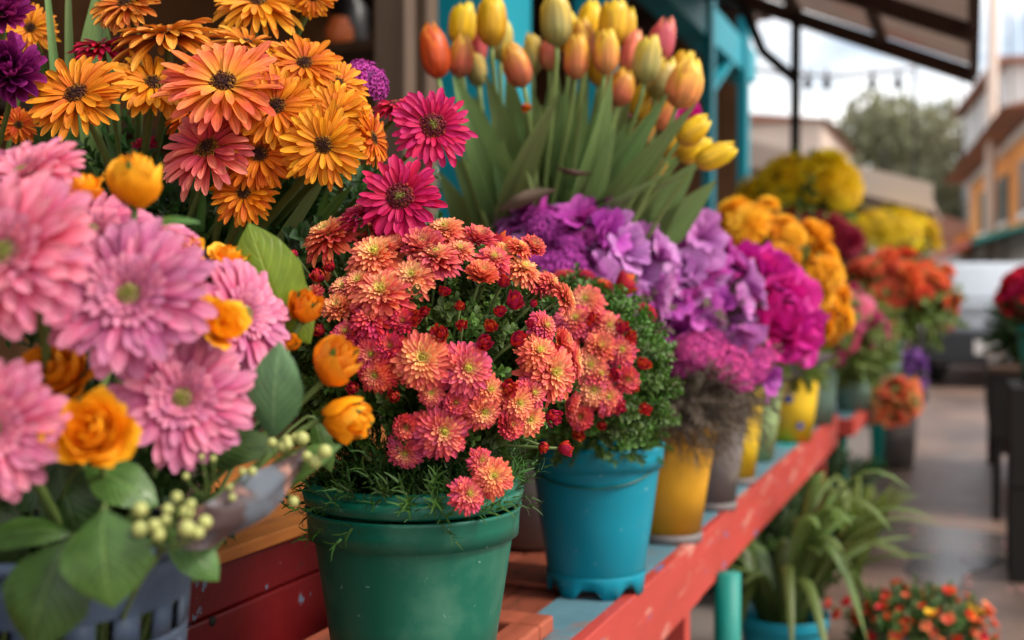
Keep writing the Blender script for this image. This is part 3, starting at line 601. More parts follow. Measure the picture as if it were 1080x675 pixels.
# string of lamps
lw=MB(); A_=at(785,72,9.5); B_=at(965,72,9.5); lw.tube([A_.lerp(B_,t)-Vector((0,0,.06*math.sin(t*3.14))) for t in np.linspace(0,1,9)],.018,6)
lc=thing('lamp_rail','thin pale rail with small hanging lamps under the awning end','lamps',A_); part('rail',lw,M['greyb'],lc)
for px in (852,872,920,947):
    p=at(px,84,9.5); b=MB(); b.lathe([(.001,-.09),(.03,-.07),(.035,-.02),(.015,.02),(.01,.09),(.001,.1)],tuple(p),10); part('lamp',b,M['metaldark'],lc)
for q in (B_,):
    b=MB(); b.tube([(q.x,q.y,0),(q.x,q.y,1.5),(q.x,q.y,q.z+.02)],.012,8); part('upright',b,M['metaldark'],lc)
# ================= FAR STREET =================
def house(name,label,u0,u1,v0,v1,z,wall,roofm,rz=.0,wins=(),side='front',over=.3,cat='building',winm=None):
    t=thing(name,label,cat,st((u0+u1)/2,(v0+v1)/2,0),'buildings down the street')
    b=MB(); b.box(u0,u1,v0,v1,0,z); part('wall',b,wall,t,False)
    b=MB()
    if rz>0:
        um=(u0+u1)/2
        b.hexa([st(u0-over,v0-over,z+.01),st(u1+over,v0-over,z+.01),st(u1+over,v1+over,z+.01),st(u0-over,v1+over,z+.01),st(um-.05,v0-over,z+rz),st(um+.05,v0-over,z+rz),st(um+.05,v1+over,z+rz),st(um-.05,v1+over,z+rz)])
    else: b.box(u0-over,u1+over,v0-over,v1+over,z+.01,z+.2)
    part('roof',b,roofm,t,False)
    for (f,a0,a1,z0,z1) in wins:      # f: 'f' faces the viewer, 'l' faces the street on its left side
        w=MB()
        if f=='f': w.box(a0,a1,v0-.05,v0+.02,z0,z1)
        elif f=='l': w.box(u0-.05,u0+.02,a0,a1,z0,z1)
        else: w.box(u1-.02,u1+.05,a0,a1,z0,z1)
        wf=part('window',w,M['glass'],t,False)
        w=MB(); k=.08
        if f=='f': w.box(a0-k,a1+k,v0-.07,v0-.002,z0-k*1.5,z0-.003)
        elif f=='l': w.box(u0-.07,u0-.002,a0-k,a1+k,z0-k*1.5,z0-.003)
        else: w.box(u1+.002,u1+.07,a0-k,a1+k,z0-k*1.5,z0-.003)
        part('sill',w,M['white'],wf,False)
    return t
def frame_ab(ax,ay,bx,by):
    th=math.atan2(bx-ax,by-ay); FRAME[:]=[ax,ay,math.cos(th),math.sin(th)]
def street_frame(): FRAME[:]=[0.,0.,CT,ST]
frame_ab(9.25,20,13.5,34)
house('street_house','orange and white rendered house on the right edge with wide eaves',0,6,0,13,4.25,M['orangew'],M['roofred'],.9,[('l',.6,2.4,2.6,3.6),('l',4.2,6.,2.6,3.6),('l',8,9.8,2.6,3.6),('f',1.2,2.4,2.6,3.6)],over=.7)
t=thing('house_trim','white rendered band and lower wall of the orange house','wall',st(-.1,6,0))
b=MB(); b.box(-.09,-.003,0,13,.0,2.3); part('lower_wall',b,M['white'],t,False)
b=MB(); b.box(-.12,-.003,0,13,4.05,4.2); part('cornice',b,M['white'],t,False)
t=thing('shop_canopy','green and red edged canopy below the orange house windows','canopy',st(-.6,6,2.0),None)
b=MB(); b.hexa([st(-1.1,.2,1.95),st(-.1,.2,2.25),st(-.1,12.8,2.25),st(-1.1,12.8,1.95),st(-1.1,.2,2.03),st(-.1,.2,2.33),st(-.1,12.8,2.33),st(-1.1,12.8,2.03)]); part('canopy_sheet',b,M['greenpaint'],t,False)
b=MB(); b.box(-1.14,-1.102,.2,12.8,1.9,2.05); part('edge_strip',b,M['redpaint'],t,False)
for v in (.4,12.5): b=MB(); b.tube([st(-1.05,v,0),st(-1.05,v,1),st(-1.05,v,1.96)],.03,8); part('pole',b,M['metaldark'],t)
frame_ab(18.2,42,21.7,55)
house('street_house','tall white rendered house behind the utility pole',0,8,0,13,9.5,M['white'],M['roofred'],0,[('l',1,2.5,2,3.8),('l',5,6.5,2,3.8),('l',1,2.5,5.5,7.3),('l',5,6.5,5.5,7.3),('f',2,3.5,5.5,7.3)],over=.5)
street_frame()
house('street_house','pale grey house where the street bends away',-.6,4,62,70,8.5,M['greyb'],M['roofred'],1.2,[('f',0.2,1.2,2.5,4.2),('f',2.2,3.2,2.5,4.2),('f',.2,1.2,5.5,7.2)])
house('street_house','beige low house behind the forked post',-8.2,-2.9,24,30,4.6,M['cream'],M['roofred'],.35,[('f',-7.4,-6.6,2,3.4),('f',-5.,-4.2,2,3.4)],over=.15)
house('street_house','small pinkish house where the street ends',-3.4,1.2,48,54,3.2,M['cream'],M['roofred'],.9,[('f',-2.6,-1.8,1.2,2.4),('f',-.6,.3,1.2,2.4)])
house('street_house','small white house just behind the grey market canopy',-1.2,2.4,38,43,2.6,M['white'],M['roofred'],.7,[('f',-.6,.2,1.0,2.0),('f',1.,1.8,1.0,2.0)])
# second stall: low roof with pale fascia
s2=thing('market_stall','farther stall with a low brown roof and pale fascia board','stall',st(-2,11,0))
zo,zi=1.86,2.80
b=MB(); b.hexa([st(-3.6,9.6,zi),st(-.35,9.6,zo),st(-.35,14,zo),st(-3.6,14,zi),st(-3.6,9.6,zi+.05),st(-.35,9.6,zo+.05),st(-.35,14,zo+.05),st(-3.6,14,zi+.05)]); part('roof',b,M['awning'],s2,False)
b=MB(); b.hexa([st(-3.6,9.56,zi-.16),st(-.3,9.56,zo-.16),st(-.3,9.59,zo-.16),st(-3.6,9.59,zi-.16),st(-3.6,9.56,zi+.06),st(-.3,9.56,zo+.06),st(-.3,9.59,zo+.06),st(-3.6,9.59,zi+.06)]); part('fascia',b,M['cream'],s2,False)
b=MB(); b.box(-3.6,-1.2,13.9,14,.0,2.1); part('back_wall',b,M['frame'],s2,False)
for (u,v) in ((-.62,9.62),(-.62,13.9),(-3.5,9.62)): b=MB(); b.box(u,u+.06,v,v+.06,.0,1.84 if u>-1 else 2.6); part('post',b,M['metaldark'],s2,False)
b=MB(); b.box(-3.3,-1.0,9.9,13.6,.012,.85); part('counter',b,M['inwood'],s2,False)
# grey market canopy with orange top
cp=thing('market_canopy','pale grey market canopy far down the street with an orange ball on top','canopy',st(.8,27,0))
b=MB(); b.hexa([st(-.9,25,1.55),st(.6,25,1.55),st(.6,27,1.55),st(-.9,27,1.55),st(-.3,25.9,1.85),st(0,25.9,1.85),st(0,26.1,1.85),st(-.3,26.1,1.85)]); part('canvas_roof',b,M['canvas'],cp,False)
for u in (-.8,.5):
    for v in (25.1,26.9): b=MB(); b.tube([st(u,v,0),st(u,v,1),st(u,v,1.56)],.03,8); part('pole',b,M['metaldark'],cp)
b=MB(); c_=st(-.15,26.,2.08); b.lathe([(.001,-.25),(.18,-.18),(.25,0),(.18,.18),(.001,.25)],tuple(c_),16); part('ball',b,M['mari'],cp)
# utility pole and cables
up=thing('utility_pole','tall grey utility pole on the right side of the street','pole',at(1043,400,14)*1)
pp=at(1043,300,24); WL[up]=Vector((pp.x,pp.y,0)); up.location=(pp.x,pp.y,0)
b=MB(); b.tube([(pp.x,pp.y,0),(pp.x+.02,pp.y,3),(pp.x+.05,pp.y,9)],[.13,.10],12); part('pole',b,M['cream'],up)
b=MB(); b.tube([(pp.x-.8,pp.y,7.6),(pp.x,pp.y,7.6),(pp.x+.8,pp.y,7.6)],.05,8); part('crossarm',b,M['greyb'],up)
for i,(du,z) in enumerate(((-1.8,4.5),(-.9,4.9),(.3,5.2),(.9,5.2),(2.0,5.6))):
    b=MB(); a_=st(.6+du*.5,36,z*1.1); b_=Vector((pp.x+(-.7+.35*i),pp.y,7.62)); c_=st(.7+du,2.,z)
    pts=[a_.lerp(b_,t)-Vector((0,0,.5*math.sin(math.pi*t))) for t in np.linspace(0,1,8)]
    b.tube(pts,.02,5); single('overhead_cable',b,M['metaldark'],['lowest overhead cable crossing left of the utility pole','second overhead cable left of the utility pole','overhead cable ending at the middle of the crossarm','overhead cable right of the pole middle','overhead cable at the right end of the crossarm'][i],'cable',b_,'cables on the utility pole')
# ================= VEHICLES =================
def car(name,label,u,v,body,L=4.1,W=1.72,H=1.42,seed=0):
    """rear towards the viewer, heading along the street"""
    t=thing(name,label,'car',st(u,v+L/2,0),'cars parked down the street')
    def S(x,y,z): return st(u+x,v+y,z)
    # lower body: stations along the length (y, half width, z low, z high)
    stn=[(0,.80,.42,.78),(.06,.84,.30,.92),(.35,.86,.22,.96),(1.2,.87,.2,.95),(2.6,.87,.2,.93),(3.3,.86,.2,.88),(3.9,.80,.25,.72),(4.1,.7,.35,.6)]
    k=L/4.1; rows=[]
    for (y,w,z0,z1) in stn:
        w*=W/1.74; rows.append([tuple(S(x*w,y*k,z)) for x,z in ((-.86,z0),(-1,z0+.1),(-1.,(z0+z1)/2),(-.97,z1-.06),(-.86,z1),(0,z1+.015),(.86,z1),(.97,z1-.06),(1,(z0+z1)/2),(1.,z0+.1),(.86,z0),(0,z0))])
    P_=np.array(rows); c0=np.repeat(P_[:1].mean(1,keepdims=True),12,1); c1=np.repeat(P_[-1:].mean(1,keepdims=True),12,1)
    b=MB(); b.grid(np.concatenate([c0,P_,c1]),closed=True); bd=part('body',b,body,t)
    # cabin
    cb=[(.12,.74,.93,.94),(.42,.68,.94,H-.06),(.75,.64,.94,H),(1.9,.64,.94,H+.0),(2.35,.66,.94,H-.1),(3.0,.74,.92,.95)]
    rows=[[tuple(S(x*w*W/1.74,y*k,z)) for x,z in ((-1.14 if zz1-zz0>.1 else -1.02,zz0),(-1.0,zz1-.04),(-.86,zz1),(.86,zz1),(1.0,zz1-.04),(1.14 if zz1-zz0>.1 else 1.02,zz0))] for (y,w,zz0,zz1) in cb]
    b=MB(); b.grid(np.array(rows)); part('roof',b,body,t)
    g_=MB(); g_.hexa([S(-.62,.155,.99),S(.62,.155,.99),S(.62,.2,.99),S(-.62,.2,.99),S(-.55,.385,H-.13),S(.55,.385,H-.13),S(.55,.43,H-.13),S(-.55,.43,H-.13)]); part('rear_window',g_,M['glass'],t,False)
    for s in (-1,1):
        g_=MB(); x0,x1=s*.80*W/1.74,s*.675*W/1.74; g_.hexa([S(x0*.97,.6*k,.99),S(x0,.6*k,.99),S(x0,2.5*k,.99),S(x0*.97,2.5*k,.99),S(x1*.97,.75*k,H-.1),S(x1*1.02,.75*k,H-.1),S(x1*1.02,2.2*k,H-.1),S(x1*.97,2.2*k,H-.1)]); part('side_window',g_,M['glass'],t,False)
        b=MB(); b.hexa([S(s*.80,-.03,.65),S(s*.56,-.03,.65),S(s*.56,.05,.65),S(s*.80,.05,.65),S(s*.80,.02,.88),S(s*.64,.02,.88),S(s*.64,.09,.88),S(s*.80,.09,.88)]); part('taillight',b,M['taillight'],t,False)
    b=MB(); b.hexa([S(-.84,-.10,.28),S(.84,-.10,.28),S(.84,.1,.28),S(-.84,.1,.28),S(-.84,-.07,.64),S(.84,-.07,.64),S(.84,.07,.64),S(-.84,.07,.64)]); part('bumper',b,M['bumper'],t,False,.03)
    b=MB(); b.box(u-.34,u+.34,v-.125,v-.105,.38,.54); part('number_plate',b,M['plate'],t,False)
    for i in range(3):
        b=MB(); b.box(u-.6,u+.6,v+.01-.01*i,v+.04,.97-.075*i,.985-.075*i); part('trim_line',b,M['rim'],t,False)
    for y in (.72*k,3.3*k):
        for s in (-1,1):
            b=MB(); cx=s*(W/2-.1)
            def ringp(x,r): return [tuple(S(cx+s*x,y+r*math.cos(a),.31+r*math.sin(a))) for a in np.linspace(0,math.tau,24,endpoint=False)]
            b.grid(np.array([ringp(-.1,.001),ringp(-.1,.29),ringp(-.08,.31),ringp(.08,.31),ringp(.1,.29),ringp(.1,.19)]),closed=True); w_=part('wheel',b,M['tyre'],t)
            b=MB(); b.grid(np.array([ringp(.095,.19),ringp(.08,.16),ringp(.085,.03),ringp(.095,.001)]),closed=True); part('rim',b,M['rim'],w_)
    return t
u,v=to_uv((1063-540)/F*12.6,12.6)
car('parked_car','silver blue car parked on the right with dark rear bumper',u,v,M['carbody'])
u,v=to_uv((1000-540)/F*19,19); car('parked_car','dark navy car farther down the street, half hidden by the silver blue one',u-.35,v,M['carbody2'])
u,v=to_uv((1045-540)/F*25,25)
t=car('parked_car','pale car beyond the silver blue one, close to the canopy',u+.4,v+4,M['white'],H=1.6)
# ================= TREES =================
leaf1=MB(); leaf1.grid(petal(.5,.3,OVATE,.2,-.3,.1,nu=4,nv=3))
def tree(label,px,d,h,rx,rz,mat,n=6500,seed=1,grp='trees on the hill'):
    g=np.random.RandomState(seed); x=(px-540)/F*d; t=thing('broadleaf_tree',label,'tree',(x,d,0),grp)
    b=MB(); b.tube([(x,d,0),(x+.1,d,h*.3),(x-.1,d,h*.7)],[.35,.2,.1],10)
    for k in range(6):
        a=g.rand()*6.28; b.tube([(x,d,h*(.35+.05*k)),(x+rx*.3*math.cos(a),d+rx*.3*math.sin(a),h*(.5+.05*k)),(x+rx*.65*math.cos(a),d+rx*.65*math.sin(a),h*(.62+.05*k))],[.12,.03],6)
    part('trunk',b,M['trunk'],t)
    c=MB(); Ms=[]; cl=[(np.array([g.randn()*.45,g.randn()*.45,g.randn()*.4]),.35+.25*g.rand()) for _ in range(16)]
    for k in range(n):
        c0,r0=cl[g.randint(16)]; p=c0+nrm(g.randn(3))*r0*g.rand()**.4
        m=aim(g.randn(3),0)@Matrix.Scale(1.0*rx*.19*(.6+.8*g.rand()),4); m.translation=Vector((x+p[0]*rx,d+p[1]*rx,h-rz+p[2]*rz)); Ms.append(np.array(m))
    c.scatter(leaf1,Ms); part('crown',c,mat,t)
tree('olive green tree with the tallest crown on the hill',968,62,11.8,4.6,4.2,M['lf_olive'],seed=3)
tree('yellowish olive tree left of the tallest one',925,60,9.3,4.,3.,M['lf_olive'],seed=4)
tree('dull olive tree just right of the beige house',880,55,9.,3.4,2.8,M['lf_olive'],seed=5)
tree('low olive tree at the right foot of the tallest one',1003,66,8.3,2.6,3.2,M['lf_olive'],seed=6)
tree('small olive tree beneath the gap between the crowns',948,52,6.3,2.6,2.4,M['lf_olive'],seed=8)
hl=MB(); a=np.linspace(-20,50,50); rows=[]
for j,yy in enumerate(np.linspace(68,150,12)):
    rows.append([tuple((xx,yy,(-.3+ (5.+2.2*math.sin(xx*.13+1)+1.2*math.sin(xx*.31))*math.sin(math.pi*min(1,(yy-68)/50.)/2)*max(0,1-abs(xx-18)/40.)))) for xx in a])
hl.grid(np.array(rows)); single('hill',hl,M['lf_olive'],None,None,(18,100,0),kind='structure')
# ================= FLOWERS: shared meshes =================
def mk(mb,nm,mat): return mb.mesh(nm,mat)
class Kind: pass
def gerbera_rings(full=1.,broad=1.,droop=-14):
    return [(30,.18,-.02,.82,.155*broad,7,droop,.14,.08,0,1),(28,.17,.02,.77,.148*broad,15,droop+12,.14,.08,0,1)]+([(24,.15,.05,.60,.15,30,6,.16,.05,.1,.9),(24,.13,.07,.40,.12,42,20,.16,0,.2,.8),(22,.12,.08,.25,.10,52,34,.16,0,.3,.7)] if full>.9 else [(16,.15,.05,.55,.15,26,4,.16,.05,.1,.9)] if full>.5 else [])
PINK=[ring_flower([(24,.22,-.03,.80,.235,8,-12,.12,.06,0,.9),(24,.21,.0,.76,.22,15,-2,.12,.06,0,.95),(22,.20,.02,.60,.17,22,4,.14,.05,.1,1),(26,.19,.05,.34,.12,36,14,.16,0,.4,1),(26,.17,.07,.22,.09,50,30,.18,0,.5,1),(24,.15,.08,.14,.07,62,40,.18,0,.5,1.)],10+i,nu=8,nv=5,jit=.75) for i in range(3)]
DAISY=[ring_flower(gerbera_rings(.6,1.12),20+i,nu=8,nv=5) for i in range(4)]
MAGD=[ring_flower([(26,.26,-.02,.74,.18,10,-12,.14,.05,0,1),(24,.24,.02,.70,.17,20,0,.14,.05,0,1),(22,.22,.05,.45,.13,34,12,.16,.05,.1,.9)],30+i,nu=8,nv=5) for i in range(2)]
SIDE=[ring_flower([(26,.15,-.05,.9,.17,-2,-34,.14,.05,0,1),(24,.15,.02,.86,.16,10,-22,.14,.05,0,1),(22,.14,.05,.7,.15,26,-8,.16,.05,.1,.9)],40+i,nu=8,nv=5) for i in range(3)]
MUM=[ring_flower(MUMR,50+i,SPO,6,5,jit=.65+.15*(i%3)) for i in range(4)]
MUM+=[ring_flower([(n_,r0,z0,L*(.86-.1*q),W,e0+22+8*q,e1+30+8*q,cu,rd,f0,f1*.9) for (n_,r0,z0,L,W,e0,e1,cu,rd,f0,f1) in MUMR],57+q,SPO,6,5,jit=.8) for q in range(2)]
BUD=[ring_flower(BUDR,60+i,SPO,5,3) for i in range(3)]
PMUM=[ring_flower([(20,.1,0,.8,.26,10,20,.4,0,.1,1),(20,.1,.06,.7,.25,25,45,.4,0,.1,.9),(18,.1,.12,.55,.22,40,70,.4,0,0,.8),(14,.08,.16,.42,.2,55,95,.4,0,0,.6),(10,.05,.2,.3,.18,65,110,.4,0,0,.4)],70+i,SPO,6,5) for i in range(2)]
ROSE=[rose(80+i,15,.55) for i in range(3)]; BUDROSE=[rose(90+i,15,.04,.03) for i in range(2)]
TULIP=[tulip(100+i,o) for i,o in enumerate((0,.1,.32,.03,.18))]
RUFF=[ruffle(110+i) for i in range(5)]
CLMP=[clump(120+i) for i in range(3)]
DKC=[fuzz(.25,.045,300,.05,1)]; PKC=[fuzz(.20,.04,160,.045,2)]; MGC=[fuzz(.33,.10,300,.075,3)]; MMC=[fuzz(.13,.16,60,.06,4)]
MESH={}
def dm(lst,nm,mat,i):
    k=(nm,mat.name,id(lst),i%len(lst))
    if k not in MESH: MESH[k]=lst[i%len(lst)].mesh(nm,mat)
    return MESH[k]
SPR=MB()  # a foliage sprig: stem axis +Z, with small lobed leaflets
for k in range(16):
    z=.10+.058*k; a=k*2.4; L=.34*(1-.03*k)
    SPR.merge(MB().grid(petal(L,.13,([0,.3,.6,.8,1],[.3,.8,1,.9,.1]),R(58),R(15),.3,nu=4,nv=3),np.repeat(np.linspace(0,1,4)[:,None],3,1),0), Matrix.Translation((0,0,z-.1))@Matrix.Rotation(a,4,'Z'))
FERN=MB()
for k in range(14):
    z=.07*k; a=k*2.4; FERN.merge(MB().grid(petal(.26,.045,([0,1],[1,.3]),R(65),R(25),.1,nu=3,nv=2)),Matrix.Translation((0,0,z))@Matrix.Rotation(a,4,'Z'))
def cloud(c,r,n,size,sprig,seed,zmin=-.5,rmin=.72,rmax=1.,up=.35,core=True):
    """leafy mass over an ellipsoid c, r=(rx,ry,rz)"""
    g=np.random.RandomState(seed); Ms=[]; mb=MB(); c=np.array(tuple(c)); r=np.array(r,float)
    k=0
    while len(Ms)<n:
        d=nrm(g.randn(3)); 
        if d[2]<zmin: continue
        p=c+d*r*(rmin+(rmax-rmin)*g.rand()**.7-.06); ax=d/r*r.mean()+np.array([0,0,up])+.35*g.randn(3)
        m=aim(ax,g.rand()*6)@Matrix.Scale(size*(.7+.6*g.rand()),4); m.translation=Vector(p); Ms.append(np.array(m))
    mb.scatter(sprig,Ms)
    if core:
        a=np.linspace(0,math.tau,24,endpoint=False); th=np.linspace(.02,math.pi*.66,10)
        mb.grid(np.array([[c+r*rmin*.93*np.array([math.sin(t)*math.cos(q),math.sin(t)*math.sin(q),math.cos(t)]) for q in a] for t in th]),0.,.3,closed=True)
    return mb
# ---------- single cut flowers ----------
go_='orange gerberas on the raised shelf'
def cut_flower(name,label,cat,px,py,dia,d,face,blist,bmat,i,base,group,cen=None,cmat=None,stem='stem',sr=.0028,roll=None,bn='bloom',drop=.5,calyx=None,length=1.,sag=.0,squash=None):
    p=at(px,py,d); s=dia/2/F*d*(1.07 if group==go_ else 1.); f=Vector(face).normalized(); base=Vector(base)
    t=thing(name,label,cat,base,group)
    rot=aim(f,random.random()*6 if roll is None else roll)@Matrix.Scale(s,4)
    if squash: rot=rot@Matrix.Diagonal((squash[0],squash[0],squash[1],1))
    o=link(bn,dm(blist,bn,bmat,i),p,t,rot)
    if cen: link('flower_centre',dm(cen,'flower_centre',cmat,i),p+f*s*.02,o,None)
    if cen:
        c=[q for q in o.children][0]; c.matrix_parent_inverse=Matrix.Identity(4); c.matrix_basis=Matrix.Translation((0,0,.03)) 
    if sr:
        neck=p-f*s*(.10 if not calyx else .3); b=MB(); b.tube(bez(neck,neck-f*s*1.6-Vector((0,0,s*.3)),base+Vector((0,0,(p.z-base.z)*drop)),base,14),[sr,sr*1.15],8)
        part('stem',b,M[stem],t)
        q=MB(); 
        if calyx is None:
            q.lathe([(.001,-.12),(.07,-.11),(.15,-.04),(.17,.0),(.1,.0)],n=14); link('calyx',dm([q],'calyx',M['stem'],0),p,o,None).matrix_basis=Matrix.Translation((0,0,-.02))
    return t
CAL=ring_flower([(5,.30,-.42,.78,.55,60,78,.4,0,0,1),(8,.02,-.46,.42,.34,20,75,.3,0,0,.4)],7,LANCE,7,5)
BPINK=Vector(BC)+Vector((0,0,.10)); gp='pink gerberas in the foreground bouquet'
def pb(dx,dy,dz=0): return BPINK+Vector((dx,dy,dz))
for k,(px,py,dia,d,f,l,) in enumerate([
 (137,312,172,.80,(.05,-1,.42),'largest pink gerbera facing forward in the middle of the foreground bouquet'),
 (8,268,190,.76,(-.15,-1,.42),'pink gerbera cut off by the left edge above the lower left one'),
 (192,421,148,.84,(.3,-1,.38),'pink gerbera with dark centre below the biggest one, beside an orange rose'),
 (-8,452,150,.75,(.1,-1,.2),'lower left pink gerbera, only its right half in view'),
 (256,332,128,.93,(.92,-.55,.35),'pink gerbera turned sideways behind the small ranunculus'),
 (24,184,130,.88,(-.2,-.6,.85),'pink gerbera highest at the left edge of the photo'),
 (96,246,130,.90,(.1,-.7,.8),'pink gerbera peeking above the biggest one'),
 (176,246,66,.93,(.4,-.3,.9),'small pink bloom edge beside the orange rosebud')]):
    cut_flower('gerbera',l,'flower',px,py,dia,d,f,PINK,M['pink'],k,pb(.05*math.cos(k*2.4),.05*math.sin(k*2.4)),gp,PKC,M['pinkc'],sr=.0035)
gr='orange roses in the foreground bouquet'
for k,(px,py,dia,d,f,l,kd,mt) in enumerate([
 (97,455,86,.76,(.05,-1,.45),'open orange rose between two pink gerberas low in the bouquet','R','rose_o'),
 (62,392,92,.84,(-.3,-.8,.5),'orange rose half hidden under the biggest pink gerbera','R','rose_o'),
 (143,194,80,.86,(.12,-.25,1),'amber rosebud standing up with green sepals above the pink blooms','B','rose_y'),
 (84,202,60,.92,(-.2,-.4,.9),'small amber rose just left of the upright rosebud','R','rose_y'),
 (231,342,58,.845,(.75,-.8,.35),'small orange ranunculus in front of the sideways gerbera','R','rose_o'),
 (322,326,50,.98,(.3,-.5,.7),'small orange rose beside the lime leaf','B','rose_y'),
 (353,384,72,.93,(.55,-.35,.75),'amber rose opening upward at the right tip of the bouquet','B','rose_y'),
 (362,440,74,.93,(.9,-.3,-.1),'amber rose facing right just below the upward one','B','rose_y'),
 (192,262,48,.93,(.3,-.4,.8),'small orange rose behind the largest gerbera','R','rose_o'),
 (240,272,46,.98,(.2,-.3,.9),'amber rose edge behind the sideways gerbera','R','rose_y'),
 (306,362,26,.97,(.5,-.6,.5),'tiny orange rosebud between the leaves','B','rose_o')]):
    B_=kd=='B'
    t=cut_flower('rose',l,'rose',px,py,dia,d,f,BUDROSE if B_ else ROSE,M[mt],k,pb(.04*math.cos(k*2.4+1),.04*math.sin(k*2.4+1)),gr,sr=.0025,bn='bloom',calyx=True,squash=(.82,1.45) if B_ else None)
    o=[c for c in t.children if c.name.startswith('bloom')][0]
    c=link('calyx',dm([CAL],'calyx',M['lf_mid'],0),WL[o],o,None); c.matrix_basis=(Matrix.Translation((0,0,.02))@Matrix.Scale(1.12,4)) if B_ else (Matrix.Translation((0,0,-.32))@Matrix.Diagonal((1.,1.,.4,1)))
# foreground leaves and berries
def leaf_at(mb,px,py,d,L,W,direc,facing,rnd,prof=OVATE,curl=.25,fold=.15,wave=.05):
    p=np.array(at(px,py,d)); a=nrm(direc); f=nrm(facing); f=nrm(f-a*np.dot(f,a)); side=np.cross(a,f)
    pts=[p+a*L*(t-.5)+f*(-curl*L*(2*t-1)**2*.5) for t in np.linspace(0,1,12)]
    ribbon(mb,pts,W,prof,side,-fold,7,wave,rnd); return pts[0]
gl='leafy stems in the foreground bouquet'
for k,(px,py,d,L,W,dr,fc,mt,l) in enumerate([
 (283,294,.98,.105,.062,(-.35,0,1),(.1,-1,.25),'lf_lime','broad lime green leaf standing behind the sideways gerbera'),
 (300,318,.99,.085,.05,(.5,0,-.8),(.1,-1,.3),'lf_lime','lime leaf hanging below the broad lime one'),
 (290,414,.86,.075,.042,(.1,-.1,1),(.1,-1,.1),'lf_grey','grey green pointed leaf beside the amber roses'),
 (110,590,.72,.062,.060,(.15,-.2,-1),(0,-1,.35),'lf_mid','round glossy leaf hanging over the slotted basket'),
 (46,628,.73,.072,.062,(-.3,-.2,-1),(-.1,-1,.2),'lf_dark','dark round leaf at the lower left below the glossy one'),
 (128,508,.80,.06,.036,(1,-.1,-.5),(0,-.7,.7),'lf_mid','leaf just below the open orange rose'),
 (20,560,.80,.07,.03,(-1,-.1,-.1),(0,-.6,.8),'lf_mid','narrow leaf at the left edge above the dark round leaf'),
 (28,505,.86,.08,.05,(-1,0,-.3),(0,-1,.4),'lf_dark','dark leaf under the lower left gerbera'),
 (75,540,.84,.08,.05,(.3,0,-1),(0,-1,.3),'lf_dark','dark leaf in the shade above the round glossy leaf'),
 (305,494,.88,.085,.03,(.9,-.1,.55),(0,-.8,.6),'lf_mid','slim leaf beneath the mauve wrapping at its right end'),
 (205,584,.80,.05,.03,(.6,-.1,-.6),(0,-.8,.6),'lf_mid','small leaf drooping over the basket rim'),
 (240,470,.90,.08,.04,(.8,0,.1),(0,-.8,.6),'lf_dark','dark leaf below the lowest pink gerbera'),
 (170,480,.93,.09,.05,(.3,0,-.9),(0,-1,.3),'lf_dark','dark leaf between open rose and wrapping'),
 (175,232,.84,.05,.013,(1,-.1,.12),(0,-.6,.8),'lf_mid','narrow sepal like leaf under the upright rosebud'),
 (-10,590,.85,.1,.06,(.2,0,1),(0,-1,.3),'lf_dark','dark leaf cut off at the left edge near the basket'),
 (340,470,.98,.05,.02,(.3,0,-1),(0,-1,.3),'lf_mid','small leaf hanging below the roses at the bucket rim')]):
    b=MB(); p0=leaf_at(b,px,py,d,L,W,dr,fc,random.random())
    base=pb(.05*math.cos(k*1.7),.05*math.sin(k*1.7),.05); t=thing('greenery_sprig',l,'leaf',base,gl)
    part('leaf',b,M[mt],t)
    b=MB(); m_=Vector(p0); b.tube(bez(p0,m_-Vector(nrm(dr))*.03+Vector((0,.02,-.01)),base+Vector((0,0,.12)),base,10),[.0012,.002],6); part('stem',b,M['stemd'],t)
b=cloud((BC[0]-.0,BC[1]+.07,BC[2]+.36),(.12,.06,.11),170,.05,SPR,5,-.9,.3,1.,core=False)
single('filler_greenery',b,M['lf_dark'],'dark filler greenery deep inside the foreground bouquet','foliage',(BC[0],BC[1],BC[2]+.3),kind='stuff')
def berries(px,py,d,n,r,sp,l,seed):
    g=np.random.RandomState(seed); p=at(px,py,d); t=thing('berry_sprig',l,'berries',pb(.02,.02,.05),'berry sprigs in the foreground bouquet')
    for k in range(n):
        c=p+Vector(g.randn(3)*sp); q=r*.8*(.7+.5*g.rand()); b=MB(); th=np.linspace(.01,math.pi-.01,8); b.lathe([(q*math.sin(x),-q*math.cos(x)) for x in th],tuple(c),12); part('berry',b,M['berry'],t)
        s=MB(); s.tube(bez(c,c+Vector((0,.005,-.01)),p+Vector((-.01,.02,-.02)),p+Vector((-.02,.03,-.03)),6),.0008,5); part('twig',s,M['stem'],t)
    s=MB(); q=p+Vector((-.02,.03,-.03)); s.tube(bez(q,q+Vector((-.02,.01,-.02)),pb(.02,.02,.1),pb(.02,.02,.05),8),.0018,6); part('stem',s,M['stem'],t)
berries(182,550,.72,13,.0055,.011,'cluster of yellow green berries above the slotted basket',1)
berries(308,474,.86,14,.006,.012,'cluster of grey green berries at the right end of the wrapping',2)
berries(232,500,.80,7,.0035,.012,'few tiny pale berries along the top of the wrapping',3)
b=MB(); pts=bez(at(185,565,.78),at(225,565,.77),at(275,535,.80),at(325,480,.87),20)
ribbon(b,pts,.036,([0,.3,.7,1],[.5,1,.9,.4]),(-.1,-.15,1),.45,11,.35,.5); single('flower_wrapping',b,M['wrap'],'crumpled mauve translucent wrapping across the lower right of the foreground bouquet','wrapping',pts[0])
